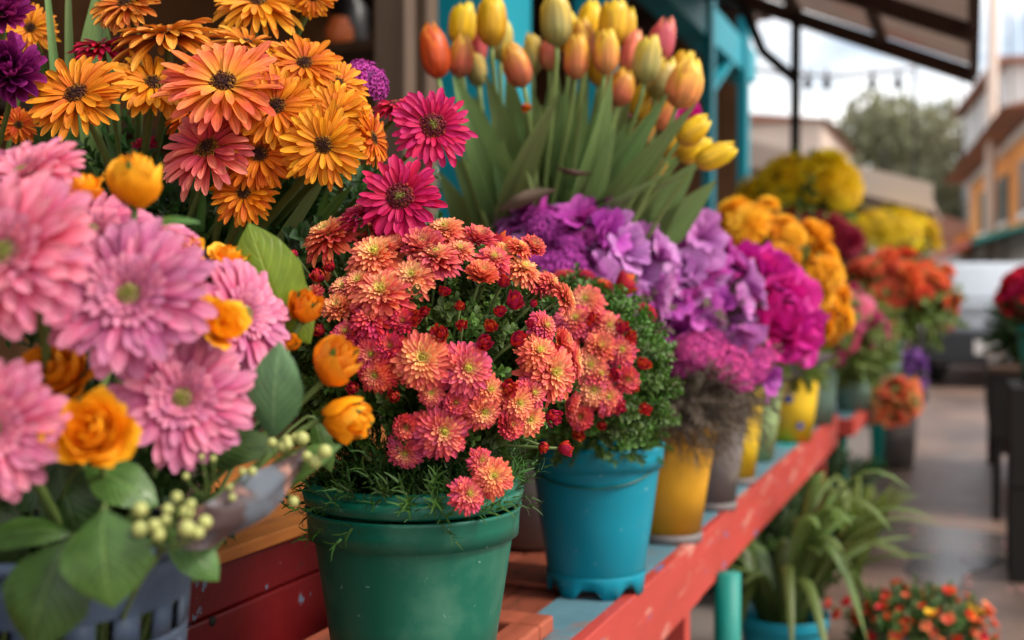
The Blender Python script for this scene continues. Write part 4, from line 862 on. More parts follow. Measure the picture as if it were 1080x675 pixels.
# ---------- orange gerberas on the raised shelf ----------
GB=Vector((-.535,1.62,.80)); go='orange gerberas on the raised shelf'
def gb(k): return GB+Vector((.06*math.cos(k*2.4),.06*math.sin(k*2.4),0))
for k,(px,py,dia,d,f,lst,mt,l) in enumerate([
 (82,101,102,1.22,(-.1,-1,.62),DAISY,'gold','golden orange gerbera leftmost in the orange cluster, dark brown centre'),
 (162,90,88,1.28,(.35,-.75,.75),DAISY,'gold','golden gerbera tilted away, right of the leftmost one'),
 (236,90,122,1.22,(.15,-.95,.75),DAISY,'corp','biggest coral and yellow gerbera near the top of the cluster'),
 (291,113,84,1.22,(.15,-1,.3),DAISY,'orp','orange gerbera facing forward right below the big coral one'),
 (274,163,78,1.22,(0,-1,.25),DAISY,'ored','deep orange gerbera with black centre in the middle of the cluster'),
 (220,158,104,1.225,(-.35,-.9,.6),DAISY,'salm','salmon red gerbera with curled inner petal on the lower left of the cluster'),
 (258,204,68,1.22,(-.05,-1,.35),DAISY,'ored','small red orange gerbera lowest in the cluster'),
 (321,68,72,1.28,(.2,-.9,.55),DAISY,'orp','orange gerbera above and right of the big coral one'),
 (356,90,68,1.30,(.6,-.7,.5),DAISY,'orp','orange gerbera half turned right behind the brown centred one'),
 (352,122,74,1.25,(.25,-1,.35),DAISY,'orp','orange gerbera with brown centre directly above the large dotted one'),
 (341,154,82,1.20,(.15,-1,.1),DAISY,'orp','golden orange gerbera with the largest dotted brown centre'),
 (392,146,62,1.27,(1,-.35,.2),DAISY,'orp','orange gerbera seen from its side at the right end of the cluster'),
 (176,38,108,1.32,(-.1,-.3,1),SIDE,'rst','rust orange gerbera seen edge on at the top left'),
 (262,48,88,1.36,(.25,-.3,1),SIDE,'rst','rust orange gerbera seen edge on above the big coral one'),
 (134,4,76,1.34,(-.2,-.8,.6),DAISY,'rst','brownish orange gerbera cut by the top edge of the photo'),
 (272,4,84,1.42,(.1,-.7,.8),SIDE,'gold','golden yellow gerbera at the top edge, blurred'),
 (330,-4,44,1.42,(.1,-1,-.2),DAISY,'orp','small orange bloom hanging at the top edge, right of the golden one'),
 (310,160,60,1.30,(.3,-.8,.3),DAISY,'orp','orange gerbera mostly hidden behind the middle ones'),
 (205,118,64,1.34,(-.2,-.6,.7),SIDE,'ored','red orange gerbera filling in behind the salmon one'),
 (372,112,50,1.36,(.7,-.5,.5),DAISY,'gold','golden bloom peeking out at the right rear of the cluster')]):
    cut_flower('gerbera',l,'flower',px,py,dia,d,f,lst,M[mt],k,gb(k),go,DKC,M['dkc'],sr=.0045,stem='stemd')
gm='magenta gerberas beside the tulips'
for k,(px,py,dia,d,f,l) in enumerate([(456,134,88,1.30,(.25,-1,.25),'magenta gerbera with olive centre nearest the tulips'),(422,209,92,1.20,(.0,-1,.3),'magenta gerbera with green centre just above the coral chrysanthemums')]):
    cut_flower('gerbera',l,'flower',px,py,dia,d,f,MAGD,M['mag'],k,gb(k+3),gm,MGC,M['magc'],sr=.003)
cut_flower('gerbera','magenta pink gerbera seen from the side between orange and magenta blooms','flower',418,112,52,1.36,(-.1,-.35,1),SIDE,M['mag'],1,gb(9),gm,MGC,M['magc'],sr=.003)
cut_flower('gerbera','crimson gerbera seen edge on above the leftmost golden one','flower',108,50,68,1.34,(-.1,-.35,1),SIDE,M['dkmag'],2,gb(10),None,DKC,M['dkc'],sr=.003)
cut_flower('gerbera','small crimson bloom in the shade under the salmon gerbera','flower',150,158,40,1.38,(-.3,-.6,.5),DAISY,M['dkmag'],3,gb(11),None,DKC,M['dkc'],sr=.003)
cut_flower('statice_flower','purple fluffy flower head behind the orange gerberas','flower',386,86,52,1.42,(.7,-.2,.8),CLMP,M['stat'],0,gb(12),None,sr=.003,squash=(1,1))
GB2=Vector((-.80,1.55,.80)); gq='plum chrysanthemums at the left edge'
cut_flower('chrysanthemum','large plum chrysanthemum at the left edge','flower',10,80,96,1.22,(.25,-1,.3),PMUM,M['pmum'],0,GB2,gq,sr=.003,squash=(1,1.4))
cut_flower('chrysanthemum','plum chrysanthemum in the top left corner','flower',2,16,76,1.26,(.2,-.8,.5),PMUM,M['pmum'],1,GB2+Vector((.03,0,0)),gq,sr=.003,squash=(1,1.4))
cut_flower('gerbera','golden bloom behind the plum flowers at the top left','flower',32,30,56,1.45,(.3,-.8,.2),DAISY,M['gold'],2,GB2+Vector((.05,.03,0)),None,DKC,M['dkc'],sr=.003)
cut_flower('gerbera','orange bloom half hidden below the leftmost golden gerbera','flower',20,132,40,1.36,(.2,-.9,.2),DAISY,M['ored'],1,GB2+Vector((.05,.0,0)),None,DKC,M['dkc'],sr=.003)
# blades among the gerbera stems
gbl='leaf blades behind the gerberas'
for k,(x0,y0,x1,y1,d,W,mt,l) in enumerate([
 (78,150,112,-30,1.5,.040,'lf_tul','broad grey green blade rising behind the leftmost golden gerbera'),
 (62,140,48,-30,1.46,.013,'lf_tul','thin upright green blade at the top left'),(74,145,72,-25,1.47,.014,'lf_tul','second thin upright green blade at the top left'),
 (130,120,98,-25,1.5,.02,'lf_tul','green blade leaning left behind the crimson gerbera'),
 (58,150,40,45,1.42,.05,'lf_dark','dark round leaf behind the leftmost golden gerbera'),
 (205,300,215,195,1.36,.016,'lf_mid','green stem leaf below the salmon gerbera'),(240,290,255,215,1.36,.022,'lf_mid','green blade below the small red orange gerbera'),
 (262,290,282,205,1.38,.020,'lf_mid','green blade right of the small red orange gerbera'),(270,300,345,185,1.36,.020,'lf_tul','blade slanting right under the dotted gerbera'),
 (290,310,372,195,1.38,.026,'lf_mid','wide blade slanting right above the coral blooms'),(310,290,385,215,1.40,.018,'lf_tul','thin blade slanting right above the coral blooms'),
 (230,300,160,150,1.45,.03,'lf_dark','dark blade slanting left in the shade of the cluster'),(190,300,110,140,1.46,.03,'lf_dark','dark blade below the leftmost golden gerbera'),
 (210,280,190,150,1.46,.028,'lf_dark','dark blade behind the salmon gerbera'),(300,300,300,180,1.46,.04,'lf_dark','dark blade in the middle below the cluster'),
 (120,260,60,120,1.5,.03,'lf_dark','dark blade at the left above the pink blooms'),(370,270,400,180,1.45,.03,'lf_dark','dark blade behind the crimson coral blooms'),
 (330,290,345,200,1.43,.02,'lf_mid','short blade above the lime leaf')]):
    p1=at(x1,y1,d-.03); p0=at(x0,y0,d); base=GB+Vector((.05*math.cos(k),.05*math.sin(k),0))
    if base.z>p0.z-.02: base.z=p0.z-.05
    b=MB(); pts=bez(base,p0+Vector((0,0,-.04)),p0+Vector((0,0,.02)),p1,16); ribbon(b,pts,W,([0,.3,.7,.93,1],[.3,.8,1,.6,.05]),(1,.1*((k%3)-1),.2),.35,5,.03,random.random(),roll=.3*((k%5)-2))
    single('cut_greenery',b,M[mt],l,'leaf',base,gbl)
b=cloud((-.36,1.50,1.06),(.24,.12,.22),260,.10,SPR,15,-.9,.2,1.,core=False)
single('filler_greenery',b,M['lf_dark'],'dark filler foliage among the orange gerbera stems','foliage',(-.36,1.5,.9),kind='stuff')
# ================= CORAL CHRYSANTHEMUM PLANTS =================
def hit(px,py,c,r,grow=1.):
    """point and outward normal where the view ray first meets the ellipsoid; nearest rim point when it misses"""
    o=np.array([0,0,EYE]); d=nrm(np.array(tuple(at(px,py,1.)))-o); r=np.array(r)*grow
    for f in np.linspace(1,2.2,40):
        rr_=r*f; oc=(o-np.array(c))/rr_; dd=d/rr_; A=dd@dd; B=2*oc@dd; Cc=oc@oc-1; D=B*B-4*A*Cc
        if D>=0:
            t=(-B-math.sqrt(D))/(2*A); p=o+d*t; return p,nrm((p-np.array(c))/rr_**2)
    return None,None
PA=at(447,392,1.27); RA=(.158,.14,.155); PB=at(598,402,1.64); RB=(.16,.15,.155)
plA=thing('chrysanthemum_plant','bushy coral chrysanthemum plant overflowing the dark green bucket','plant',(GX,GY,ZS+.19),'coral chrysanthemum plants')
plB=thing('chrysanthemum_plant','coral chrysanthemum plant overflowing the turquoise blue bucket','plant',(BX,BY,ZS+.2),'coral chrysanthemum plants')
part('foliage',cloud(PA,np.array(RA)*.80,820,.046,SPR,31,-.6,.72,.97),M['lf_mum'],plA)
part('foliage',cloud(PB,np.array(RB)*.80,760,.050,SPR,32,-.6,.72,.97),M['lf_mum'],plB)
part('lower_foliage',cloud((GX,GY,ZS+.275),(.112,.112,.055),430,.055,FERN,33,-.2,.5,1.05,up=.5),M['lf_mum'],plA)
part('lower_foliage',cloud((BX-.025,BY-.02,ZS+.285),(.135,.135,.10),520,.045,SPR,34,-.5,.5,1.0,up=.25),M['lf_mum'],plB)
stemA=MB(); stemB=MB()
MUMS=[# px,py,dia,kind
(348,251,58,'c'),(384,229,50,'p'),(404,246,42,'c'),(397,273,60,'c'),(308,284,26,'b'),(312,270,14,'b'),(350,284,20,'b'),(339,294,23,'b'),(404,312,64,'c'),(364,305,34,'o'),(358,326,38,'o'),(446,264,56,'o'),(459,274,52,'o'),(436,293,44,'o'),(467,309,18,'b'),(470,245,42,'o'),(504,254,40,'o'),(507,293,44,'c'),
(393,338,46,'p'),(366,353,36,'p'),(393,374,42,'p'),(398,395,40,'p'),(412,366,34,'p'),(437,338,22,'b'),(446,380,60,'c'),(491,390,56,'c'),(464,355,28,'b'),(507,363,26,'b'),(418,417,20,'b'),(428,449,34,'c'),(428,475,38,'c'),(466,454,56,'c'),(515,412,36,'c'),(508,432,42,'c'),(375,410,20,'b'),(350,395,22,'b'),(340,350,22,'b'),
(485,265,30,'o'),(520,275,36,'c'),(380,300,40,'c'),(425,340,30,'p'),(416,264,40,'o')]
MUMS2=[(530,267,28,'o'),(551,286,38,'o'),(568,300,26,'c'),(530,300,22,'b'),(539,321,30,'b'),(542,361,26,'b'),(561,322,13,'b'),(557,343,14,'b'),(580,299,28,'o'),(595,315,36,'o'),(606,339,40,'c'),(622,341,26,'b'),(532,409,28,'b'),(535,447,40,'c'),(556,441,38,'c'),(579,438,26,'b'),(579,393,60,'c'),(600,381,46,'c'),(591,362,34,'c'),(598,425,36,'o'),(621,386,38,'o'),(624,411,38,'o'),(632,367,36,'o'),(608,456,20,'b'),(591,473,25,'b'),(634,448,16,'b'),(644,396,22,'b'),(675,385,22,'b'),(653,349,26,'b'),(677,432,20,'b'),(668,410,12,'b'),(560,415,34,'c'),(548,262,26,'c'),(515,345,22,'b'),(570,470,18,'b')]
MUMS+= [m for m in MUMS2 if m[0]<601]; MUMS2=[m for m in MUMS2 if m[0]>=601]+[(640,420,34,'c'),(655,370,32,'c'),(640,345,34,'o'),(618,318,36,'o'),(660,400,30,'c'),(612,440,34,'c'),(630,396,36,'c'),(648,430,24,'b'),(662,358,22,'b')]
MUMS+=[(560,262,34,'o'),(572,345,34,'c'),(566,372,40,'c'),(470,282,22,'b'),(525,330,20,'b'),(487,345,18,'b'),(480,425,32,'c'),(455,415,26,'c'),(330,310,22,'c'),(325,330,20,'p'),(545,425,40,'c'),(485,325,16,'b'),(448,330,18,'b')]
def put_mums(lst,pl,c,r,st_,bx,by):
    g=np.random.RandomState(5)
    extra=[]
    for k,(px,py,dia,kd) in enumerate(lst):
        p,n_=hit(px,py,c,r,1.04)
        if p is None: continue
        extra.append((p,n_,dia/2/F*p[1],kd))
    if pl is plA:
        for (px,py,dia,dd) in ((520,503,40,1.125),(493,522,36,1.115),(507,486,26,1.13)): extra.append((np.array(at(px,py,dd)),nrm([.25,-1,.15]),dia/2/F*dd,'c'))
    # blooms round the back and the far side as the plant has them
    for k in range(26):
        a=R(20+140*g.rand()); zz=.15+.8*g.rand(); q=math.sqrt(1-zz*zz); d=np.array([math.cos(a)*q,math.sin(a)*q,zz]); extra.append((np.array(c)+d*np.array(r)*1.04,nrm(d/np.array(r)),.024*(.7+.5*g.rand()),'ccopb'[g.randint(5)]))
    for k,(p,n_,s,kd) in enumerate(extra):
        n_=nrm(n_+.16*g.randn(3)+np.array([0,-.12,.12]))
        if kd=='b':
            o=link('bud',dm(BUD,'bud',M['mumb'],k),p,pl,aim(n_,g.rand()*6)@Matrix.Scale(s*1.75,4)); 
        else:
            mt={'c':'mumc','o':'mumo','p':'mump'}[kd]
            o=link('flower',dm(MUM,'flower',M[mt],k),p,pl,aim(n_,g.rand()*6)@Matrix.Scale(s*1.22,4)@Matrix.Diagonal((1,1,1.25,1)))
            link('flower_centre',dm(MMC,'flower_centre',M['mumcc'],0),p,o,None).matrix_basis=Matrix.Translation((0,0,.12))
        inner=np.array(c)*.5+np.array([bx,by,ZS+.26])*.5
        st_.tube(bez(p-n_*s*.25,p-n_*.04,inner+(p-inner)*.3,inner,7),[.0016,.0022],5)
put_mums(MUMS,plA,PA,RA,stemA,GX,GY); put_mums(MUMS2,plB,PB,RB,stemB,BX,BY)
part('stems',stemA,M['stemd'],plA); part('stems',stemB,M['stemd'],plB)
# ================= TULIPS =================
TB=Vector((.04,2.27,ZS+.22)); gt='tulips in the grey bucket'; TUL=[]
for k,(px,py,w,h,kd,tx,ty,dd,l) in enumerate([
 (458,55,33,54,'r',-.15,0,2.06,'red orange tulip, leftmost of all'),
 (486,60,28,42,'p',.1,.1,2.10,'peach tulip leaning against the leftmost red orange one'),
 (487,27,30,42,'y',.1,0,2.16,'bright yellow tulip above the leftmost pair'),
 (519,22,34,52,'y',.02,0,2.08,'large bright yellow tulip cut off near the top edge on the left'),
 (505,46,18,44,'k',0,0,2.20,'narrow pink tulip seen between two yellow ones on the left'),
 (545,69,31,46,'p',-.35,.1,2.04,'peach tulip tilted left on a bent stem'),
 (530,44,24,40,'g',.1,0,2.22,'greenish tulip behind the large yellow one on the left'),
 (587,22,34,52,'g',-.02,0,2.08,'tall greenish yellow tulip at the top edge in the middle'),
 (580,56,22,36,'k',0,0,2.20,'small red pink tulip under the tall greenish yellow one'),
 (608,61,28,44,'p',.05,.1,2.04,'peach orange tulip on a straight pale stem in the middle'),
 (622,24,30,42,'y',.1,0,2.16,'bright yellow tulip at the top, right of the tall greenish one'),
 (615,42,26,42,'p',.0,0,2.12,'pale peach tulip behind the straight stemmed one'),
 (646,24,33,44,'y',.08,0,2.09,'orange yellow tulip at the top, with open tip'),
 (661,30,22,42,'y',.15,0,2.18,'yellow tulip right behind the open tipped one'),
 (639,56,28,44,'p',.05,.1,2.03,'peach yellow tulip just below the open tipped one'),
 (666,56,26,44,'k',.25,0,2.12,'salmon pink tulip in the upper right half'),
 (698,44,30,46,'k',.25,0,2.14,'pink tulip with yellow edge at the upper right'),
 (682,64,30,46,'g',.1,.1,2.05,'green tinted tulip in front of the pink one with yellow edge'),
 (656,93,30,38,'p',.3,.1,2.05,'low peach yellow tulip in the centre right'),
 (645,100,22,40,'k',.1,0,2.12,'salmon tulip tucked behind the low peach yellow one'),
 (722,89,40,50,'p',.35,.1,2.02,'large yellow and peach tulip leaning right'),
 (698,84,32,42,'g',.3,0,2.12,'greenish tulip behind the large leaning one'),
 (716,76,26,44,'y',.4,0,2.16,'yellow tulip edge above the large leaning one'),
 (731,138,27,38,'y',1.3,.2,2.00,'yellow tulip lying nearly level, upper of the right hand pair'),
 (754,165,27,42,'y',2.2,.2,1.98,'yellow tulip lying level, farthest right of all'),
 (732,158,25,36,'y',1.6,.2,2.08,'yellow tulip between the two level ones'),
 (688,178,26,34,'p',.9,.2,2.14,'small peach tulip deep in the leaves at the lower right'),
 (676,142,22,34,'p',.7,.1,2.16,'small peach bud among the leaves below the low tulips'),
 (700,118,24,40,'p',.5,.1,2.16,'peach tulip hidden behind the long slanting leaf'),
 (598,34,26,42,'y',-.05,0,2.2,'yellow tulip behind the tall greenish one in the middle'),(632,70,24,40,'y',.05,0,2.2,'yellow tulip glimpsed behind the peach yellow one'),(503,72,22,38,'g',-.1,0,2.2,'small greenish tulip low on the left behind the peach one'),(562,58,22,40,'g',0,0,2.22,'pale greenish tulip low behind the tall one in the middle'),(676,108,24,38,'y',.2,0,2.16,'yellow tulip low behind the green tinted one'),(712,152,22,34,'y',1.1,.1,2.1,'small yellow tulip left of the level pair')]):
    f=Vector((tx,-ty,1)).normalized(); c=at(px,py,dd); s=w/.88/F*dd; sz=h/1.22/F*dd
    base=TB+Vector((.05*math.cos(k*2.4),.05*math.sin(k*2.4),-.15))
    t=thing('tulip',l,'tulip',base,gt); TUL.append(t); b0=c-f*sz*.62
    link('bloom',dm(TULIP,'bloom',M['tu_'+kd],k),b0,t,aim(f,k*1.3)@Matrix.Diagonal((s*.94,s*.94,sz*1.06,1)))
    b=MB(); b.tube(bez(b0+f*.003,b0-f*.08-Vector((0,0,.03)),base+Vector((tx*.04,0,.30)),base,16),[.0042,.0048],8); part('stem',b,M['stemt'],t)
gtl='long tulip leaves'
for k,(x0,y0,x1,y1,d,W,by_,l) in enumerate([
 (540,232,478,80,2.04,.085,.1,'broad tulip leaf at the left under the red orange tulip'),(560,230,512,78,2.08,.06,0,'upright dark tulip leaf below the large left yellow tulip'),
 (530,238,590,95,1.98,.055,-.3,'pointed tulip leaf slanting right up to a sharp tip'),(545,230,572,110,2.06,.06,0,'tulip leaf behind the sharp tipped one'),
 (590,240,598,85,2.10,.05,0,'upright tulip leaf between the two straight stems'),(600,240,645,75,2.0,.075,.1,'tall grey green tulip leaf in the middle right'),
 (610,235,632,110,2.05,.05,0,'green tulip leaf left of the tall middle one'),(615,235,705,98,2.02,.055,-.2,'tulip leaf slanting right beneath the green tinted tulip'),
 (620,240,735,108,1.98,.055,-.3,'long dark tulip leaf slanting far right'),(625,232,660,130,2.06,.06,.1,'upright leaf behind the slanting pair'),
 (600,236,712,178,1.99,.05,-.5,'low bright tulip leaf curving to the right'),(620,225,748,172,2.06,.03,-.3,'thin tulip leaf beneath the level yellow tulips'),
 (655,260,735,170,2.14,.09,0,'broad tulip leaf at the lower right'),(640,260,705,165,2.16,.08,0,'broad dull leaf behind the lower right one'),(675,262,755,190,2.16,.08,0,'rightmost broad dull leaf above the lilac blooms'),
 (555,262,520,170,2.1,.06,.1,'dark leaf low on the left of the tulips'),(530,258,475,160,2.12,.06,.1,'dark leaf low at the far left beside the magenta gerbera'),
 (500,250,462,180,2.14,.05,.1,'short dark leaf behind the magenta gerbera'),(585,250,565,150,2.15,.07,0,'dark leaf in the middle of the bunch'),
 (610,250,650,160,2.17,.08,0,'dark leaf behind the low curving leaf'),(570,245,555,180,2.02,.04,.3,'short leaf in front of the sharp tipped one'),(555,205,700,205,2.2,.04,0,'leaf crossing low behind the others'),
 (560,235,535,70,2.2,.075,0,None),(580,240,585,60,2.22,.07,0,None),(600,240,620,70,2.22,.075,0,None),(620,240,665,85,2.22,.075,0,None),(640,245,690,110,2.2,.07,0,None),(545,240,500,100,2.2,.075,0,None),(535,245,488,120,2.15,.06,0,None),(655,250,722,140,2.2,.06,0,None),(590,235,560,90,2.12,.05,0,None),(615,235,650,130,1.95,.04,0,None),(575,238,545,120,2.12,.05,0,None)]):
    p0=at(x0,y0,d+.13); p1=at(x1,y1,d-.02); base=TB+Vector((.04*math.cos(k*2.4),.04*math.sin(k*2.4),-.1))
    b=MB(); sd=(1,.35*((k%3)-1),.1); mid=p0.lerp(p1,.45)+Vector((by_*.06,-.03,-.01)) if by_ else p0.lerp(p1,.45)
    pts=np.concatenate([bez(base,base+Vector((0,0,.07)),p0-Vector((0,0,.05)),p0,6)[:-1],bez(p0,p0.lerp(mid,.6),mid,p1,14)]); 
    ribbon(b,pts,W*1.08,([0,.2,.45,.65,.85,.96,1],[.32,.6,1,.92,.56,.22,.02]),sd,.4,7,.06,random.random(),roll=.25*((k%5)-2))
    part('leaf',b,M['lf_tul'],TUL[(k*5+2)%len(TUL)],label=l)
q=at(600,178,2.0); b=MB(); ribbon(b,bez(at(585,176,1.98),at(598,182,1.97),at(610,184,1.98),at(626,183,1.98),10),.011,OVATE,(0,-.3,1),.5,5,.3,.5); single('dried_leaf',b,M['inwood'],'small shrivelled brown leaf caught between the tulip leaves','leaf',at(585,176,1.98))
q=at(560,210,2.0); b=MB(); ribbon(b,bez(at(525,222,2.0),at(545,215,1.97),at(560,205,1.98),at(588,200,1.98),10),.026,OVATE,(0,-.3,1),.5,5,.3,.5); single('dried_leaf',b,M['frame'],'larger reddish brown wilted leaf low in the tulip bunch','leaf',at(525,222,2.0))
for px,py,l in ((653,112,'magenta bloom glimpsed between the tulips'),(727,125,'magenta bloom behind the level yellow tulips')):
    cut_flower('rose',l,'flower',px,py,34,2.3,(.1,-1,.3),ROSE,M['rose_m'],1,TB+Vector((.1,.1,0)),'magenta blooms behind the tulips',sr=.003,calyx=True)
cut_flower('rose','tiny orange red bud hanging under the tilted peach tulip','flower',555,113,13,2.03,(0,-.5,-.7),BUDROSE,M['ored'],1,TB,None,sr=.0015,calyx=True)
# ================= BUNCHES IN THE OTHER BUCKETS =================
def loose(d,r,g): return 1+.13*g.randn()
def bunch(name,label,cat,bx,by,bz,c,r,blist,bmats,n,s0,fol,group,seed=0,zmin=-.1,ymax=1.,names='bloom',sprigs=160,sps=.07,spr=None,frm=.55,flat=1.,explicit=None,fc=None,grow=1.):
    g=np.random.RandomState(seed); t=thing(name,label,cat,(bx,by,bz),group); c=np.array(tuple(c),float); r=np.array(r)
    if fol: part('foliage',cloud(c-np.array([0,0,r[2]*.15]),r*.95,sprigs,sps,spr or SPR,seed+1,-.75,frm,.92),M[fol],t)
    sm=MB(); pts=[]
    if explicit:
        for (px,py,sz) in explicit:
            p,n_=hit(px,py,c,r)
            if p is not None: pts.append((p+n_*.022*g.randn(),nrm(n_+.28*g.randn(3)),sz*(1.0+.4*g.rand())/2/F*p[1]))
    for k in range(n):
        z=1-(1-zmin)*(k+.5)/n; q=math.sqrt(max(0,1-z*z)); a=k*2.39996+.2*g.randn(); d=np.array([q*math.cos(a),q*math.sin(a),z])
        pts.append((c+d*r*(.97+.13*g.randn()),nrm(d/r*r.mean()),s0*(.75+.65*g.rand())))
    for k,(p,n_,s) in enumerate(pts):
        n_=nrm(n_+.25*g.randn(3)); mt=bmats[g.randint(len(bmats))]
        link(names,dm(blist,names,M[mt],g.randint(9)),p,t,aim(n_,g.rand()*6)@Matrix.Scale(s,4)@Matrix.Diagonal((1,1,flat,1)))
        if k%3==0: sm.tube(bez(p-n_*s*.2,p-n_*r.mean()*.5,(bx,by,bz+.05),(bx,by,bz),7),.003,5)
    part('stems',sm,M['stem'],t); return t
bz=ZS+.15
# lilac and violet ruffled blooms (yellow and grey buckets)
LIL=[(530,250,52),(548,238,46),(560,262,50),(575,238,40),(585,262,46),(538,275,44),(610,240,46),(625,262,52),(600,300,48),(618,320,50),(640,245,52),(655,270,56),(640,300,56),(660,310,50),(628,285,46),(650,335,46),(675,255,50),(560,232,40),(690,280,52),(634,225,40)]
bunch('lilac_bunch','lilac ruffled blooms left of the violet ones, in the mustard bucket','flowers',.315,2.31,bz,at(602,325,2.12),(.175,.14,.185),RUFF,['lil','lil','vio'],26,.046,'lf_lav','purple bunches behind the coral chrysanthemums',41,zmin=.0,explicit=LIL,sprigs=260,sps=.06)
VIO=[(690,255,56),(715,245,50),(735,262,54),(700,285,54),(725,290,56),(750,285,50),(680,300,52),(705,320,56),(735,320,50),(680,335,50),(712,350,52),(745,345,48),(765,320,48),(770,350,46),(790,375,44),(800,395,38),(700,370,40),(660,345,44),(685,362,46),(740,240,40)]
bunch('violet_bunch','violet and lilac ruffled blooms in the dull grey bucket','flowers',.455,2.63,bz,at(716,342,2.42),(.17,.14,.185),RUFF,['vio','vio','lil'],26,.048,'lf_lav','purple bunches behind the coral chrysanthemums',43,zmin=.0,explicit=VIO,sprigs=260,sps=.06)
def clumps(label,spots,mt,bx,by,grp,seed):
    g=np.random.RandomState(seed); t=thing('statice_bunch',label,'flowers',(bx,by,bz),grp)
    sm=MB()
    for k,(px,py,w,d) in enumerate(spots):
        p=at(px,py,d); s=w/2/F*d; f=nrm([.2*g.randn(),-.5,.8]); link('flower_head',dm(CLMP,'flower_head',M[mt],k),p,t,aim(f,g.rand()*6)@Matrix.Diagonal((s,s,s*.85,1)))
        sm.tube(bez(p-Vector(f)*s*.3,p-Vector(f)*.08,(bx,by,bz+.1),(bx,by,bz),7),.003,5)
    part('stems',sm,M['stem'],t)
clumps('bumpy orchid purple flower heads among the lilac blooms above the coral plant',[(580,240,62,2.03),(618,250,36,2.04),(600,258,34,1.98),(590,286,64,1.93),(566,276,34,1.95),(612,296,36,1.93)],'stat',.315,2.31,'bumpy flower heads',1)
clumps('bumpy bright pink flower heads below the violet blooms',[(735,372,56,2.22),(765,384,58,2.24),(790,392,44,2.28),(722,385,36,2.22),(750,362,36,2.26),(800,378,34,2.32),(778,402,34,2.24)],'stat2',.455,2.63,'bumpy flower heads',2)
# dry brown fluff hanging over the buckets
fl=MB(); fl.merge(cloud(at(715,425,2.28),(.115,.10,.085),700,.06,FERN,51,-.95,.3,1.08,up=-.1)); fl.merge(cloud(at(765,405,2.5),(.10,.09,.07),300,.06,FERN,52,-.95,.3,1.08,up=-.1))
g=np.random.RandomState(4)
for k in range(90):
    p=np.array(at(690+90*g.rand(),425+25*g.rand(),2.22)); d=nrm([g.randn()*.6,-.4,-.8]); L=.04+.05*g.rand(); fl.tube([p,p+d*L*.5,p+d*L+np.array([.012*g.randn(),0,.006*g.randn()])],.0006,4,False)
single('dry_filler',fl,M['lf_lav'],'dry grey brown wispy filler hanging over the mustard and dull grey buckets','filler plant',at(715,425,2.28))
# big magenta blooms
tm=bunch('magenta_bunch','large glossy magenta ruffled blooms in front of the marigold orange mass','flowers',.592,3.0,bz,at(792,326,2.65),(.085,.085,.10),ROSE,['rose_m'],8,.05,'lf_mid',None,61,zmin=.1,explicit=[(775,300,62),(800,308,74),(822,330,70),(838,350,54),(785,335,54),(815,292,50),(838,372,40),(810,358,56)],sprigs=90,sps=.05,flat=1.1)
bunch('marigold_bunch','dense mass of marigold orange blooms over the lime and lemon buckets','flowers',.735,3.42,bz,at(800,322,3.15),(.215,.19,.255),MUM,['mari'],98,.046,'lf_yelg','blurred bunches along the bench',63,zmin=-.35,sprigs=220,sps=.07,flat=1.2)
b=cloud(at(828,385,3.5),(.12,.10,.055),190,.06,SPR,64,-.9,.4,1.); single('greenery_bunch',b,M['lf_yelg'],'leafy yellow green stems spilling below the marigold orange mass','greenery',at(828,420,3.6))
b=MB(); p=at(846,386,3.3); ribbon(b,bez(at(815,402,3.3),at(835,396,3.25),at(865,380,3.3),at(885,372,3.35),10),.06,LANCE,(0,-.4,1),.4,7,.2,.4); single('flower_wrapping',b,M['wrap'],'greyish sleeve edge under the marigold orange mass','wrapping',at(815,402,3.3))
gf='blurred bunches along the bench'
def at_(px,py,d): return at(px,py,d)
bunch('yellow_bunch','bright yellow blooms standing tall beside the farthest slim teal post','flowers',1.50,5.9,.80,at(850,205,5.9),(.26,.22,.17),MUM,['yel'],46,.095,'lf_yelg',gf,65,zmin=-.2,sprigs=150,sps=.12,flat=1.)
bunch('burgundy_bunch','dark burgundy blooms below the tall yellow ones','flowers',1.31,5.3,.70,at(836,258,5.2),(.235,.2,.13),MUM,['burg'],62,.066,'lf_yelg',gf,66,zmin=-.2,sprigs=150,sps=.09)
bunch('pink_lily_bunch','bright pink petals poking out in front of the burgundy blooms','flowers',.945,3.87,bz,at(826,256,3.9),(.05,.05,.02),RUFF,['pnk2','rose_m'],5,.05,'lf_yelg',gf,67,sprigs=20,sps=.05)
bunch('mustard_bunch','mustard yellow blooms above the coral orange ones','flowers',*at(935,300,9.).to_tuple(),at(938,250,9.),(.34,.28,.16),SIDE,['yelg','yelg','yel'],38,.12,'lf_yelg',gf,68,zmin=-.1,sprigs=130,sps=.12)
bunch('coral_bunch','coral orange blooms over the farther bench','flowers',1.90,5.85,.72,at(945,316,5.6),(.25,.22,.20),MUM,['cor2'],70,.07,'lf_yelg',gf,69,zmin=-.1,sprigs=240,sps=.13)
bunch('pink_bunch','pale pink blooms between the marigold orange and coral orange masses','flowers',1.165,4.36,bz,at(893,352,4.25),(.11,.10,.16),MUM,['pnk2','pnk2','pink'],34,.052,'lf_yelg',gf,70,zmin=-.4,sprigs=130,sps=.09)
bunch('peach_bunch','small cream and peach blooms beside the pale pink ones','flowers',1.545,5.15,.7,at(925,347,4.8),(.075,.07,.07),MUM,['blush'],24,.036,'lf_yelg',gf,71,zmin=-.4,sprigs=90,sps=.08)
bunch('white_bunch','few white blooms under the burgundy ones','flowers',2.02,6.45,.70,at(911,268,6.45),(.07,.06,.035),MUM,['blush','white'],8,.05,'lf_yelg',gf,79,sprigs=30,sps=.06)
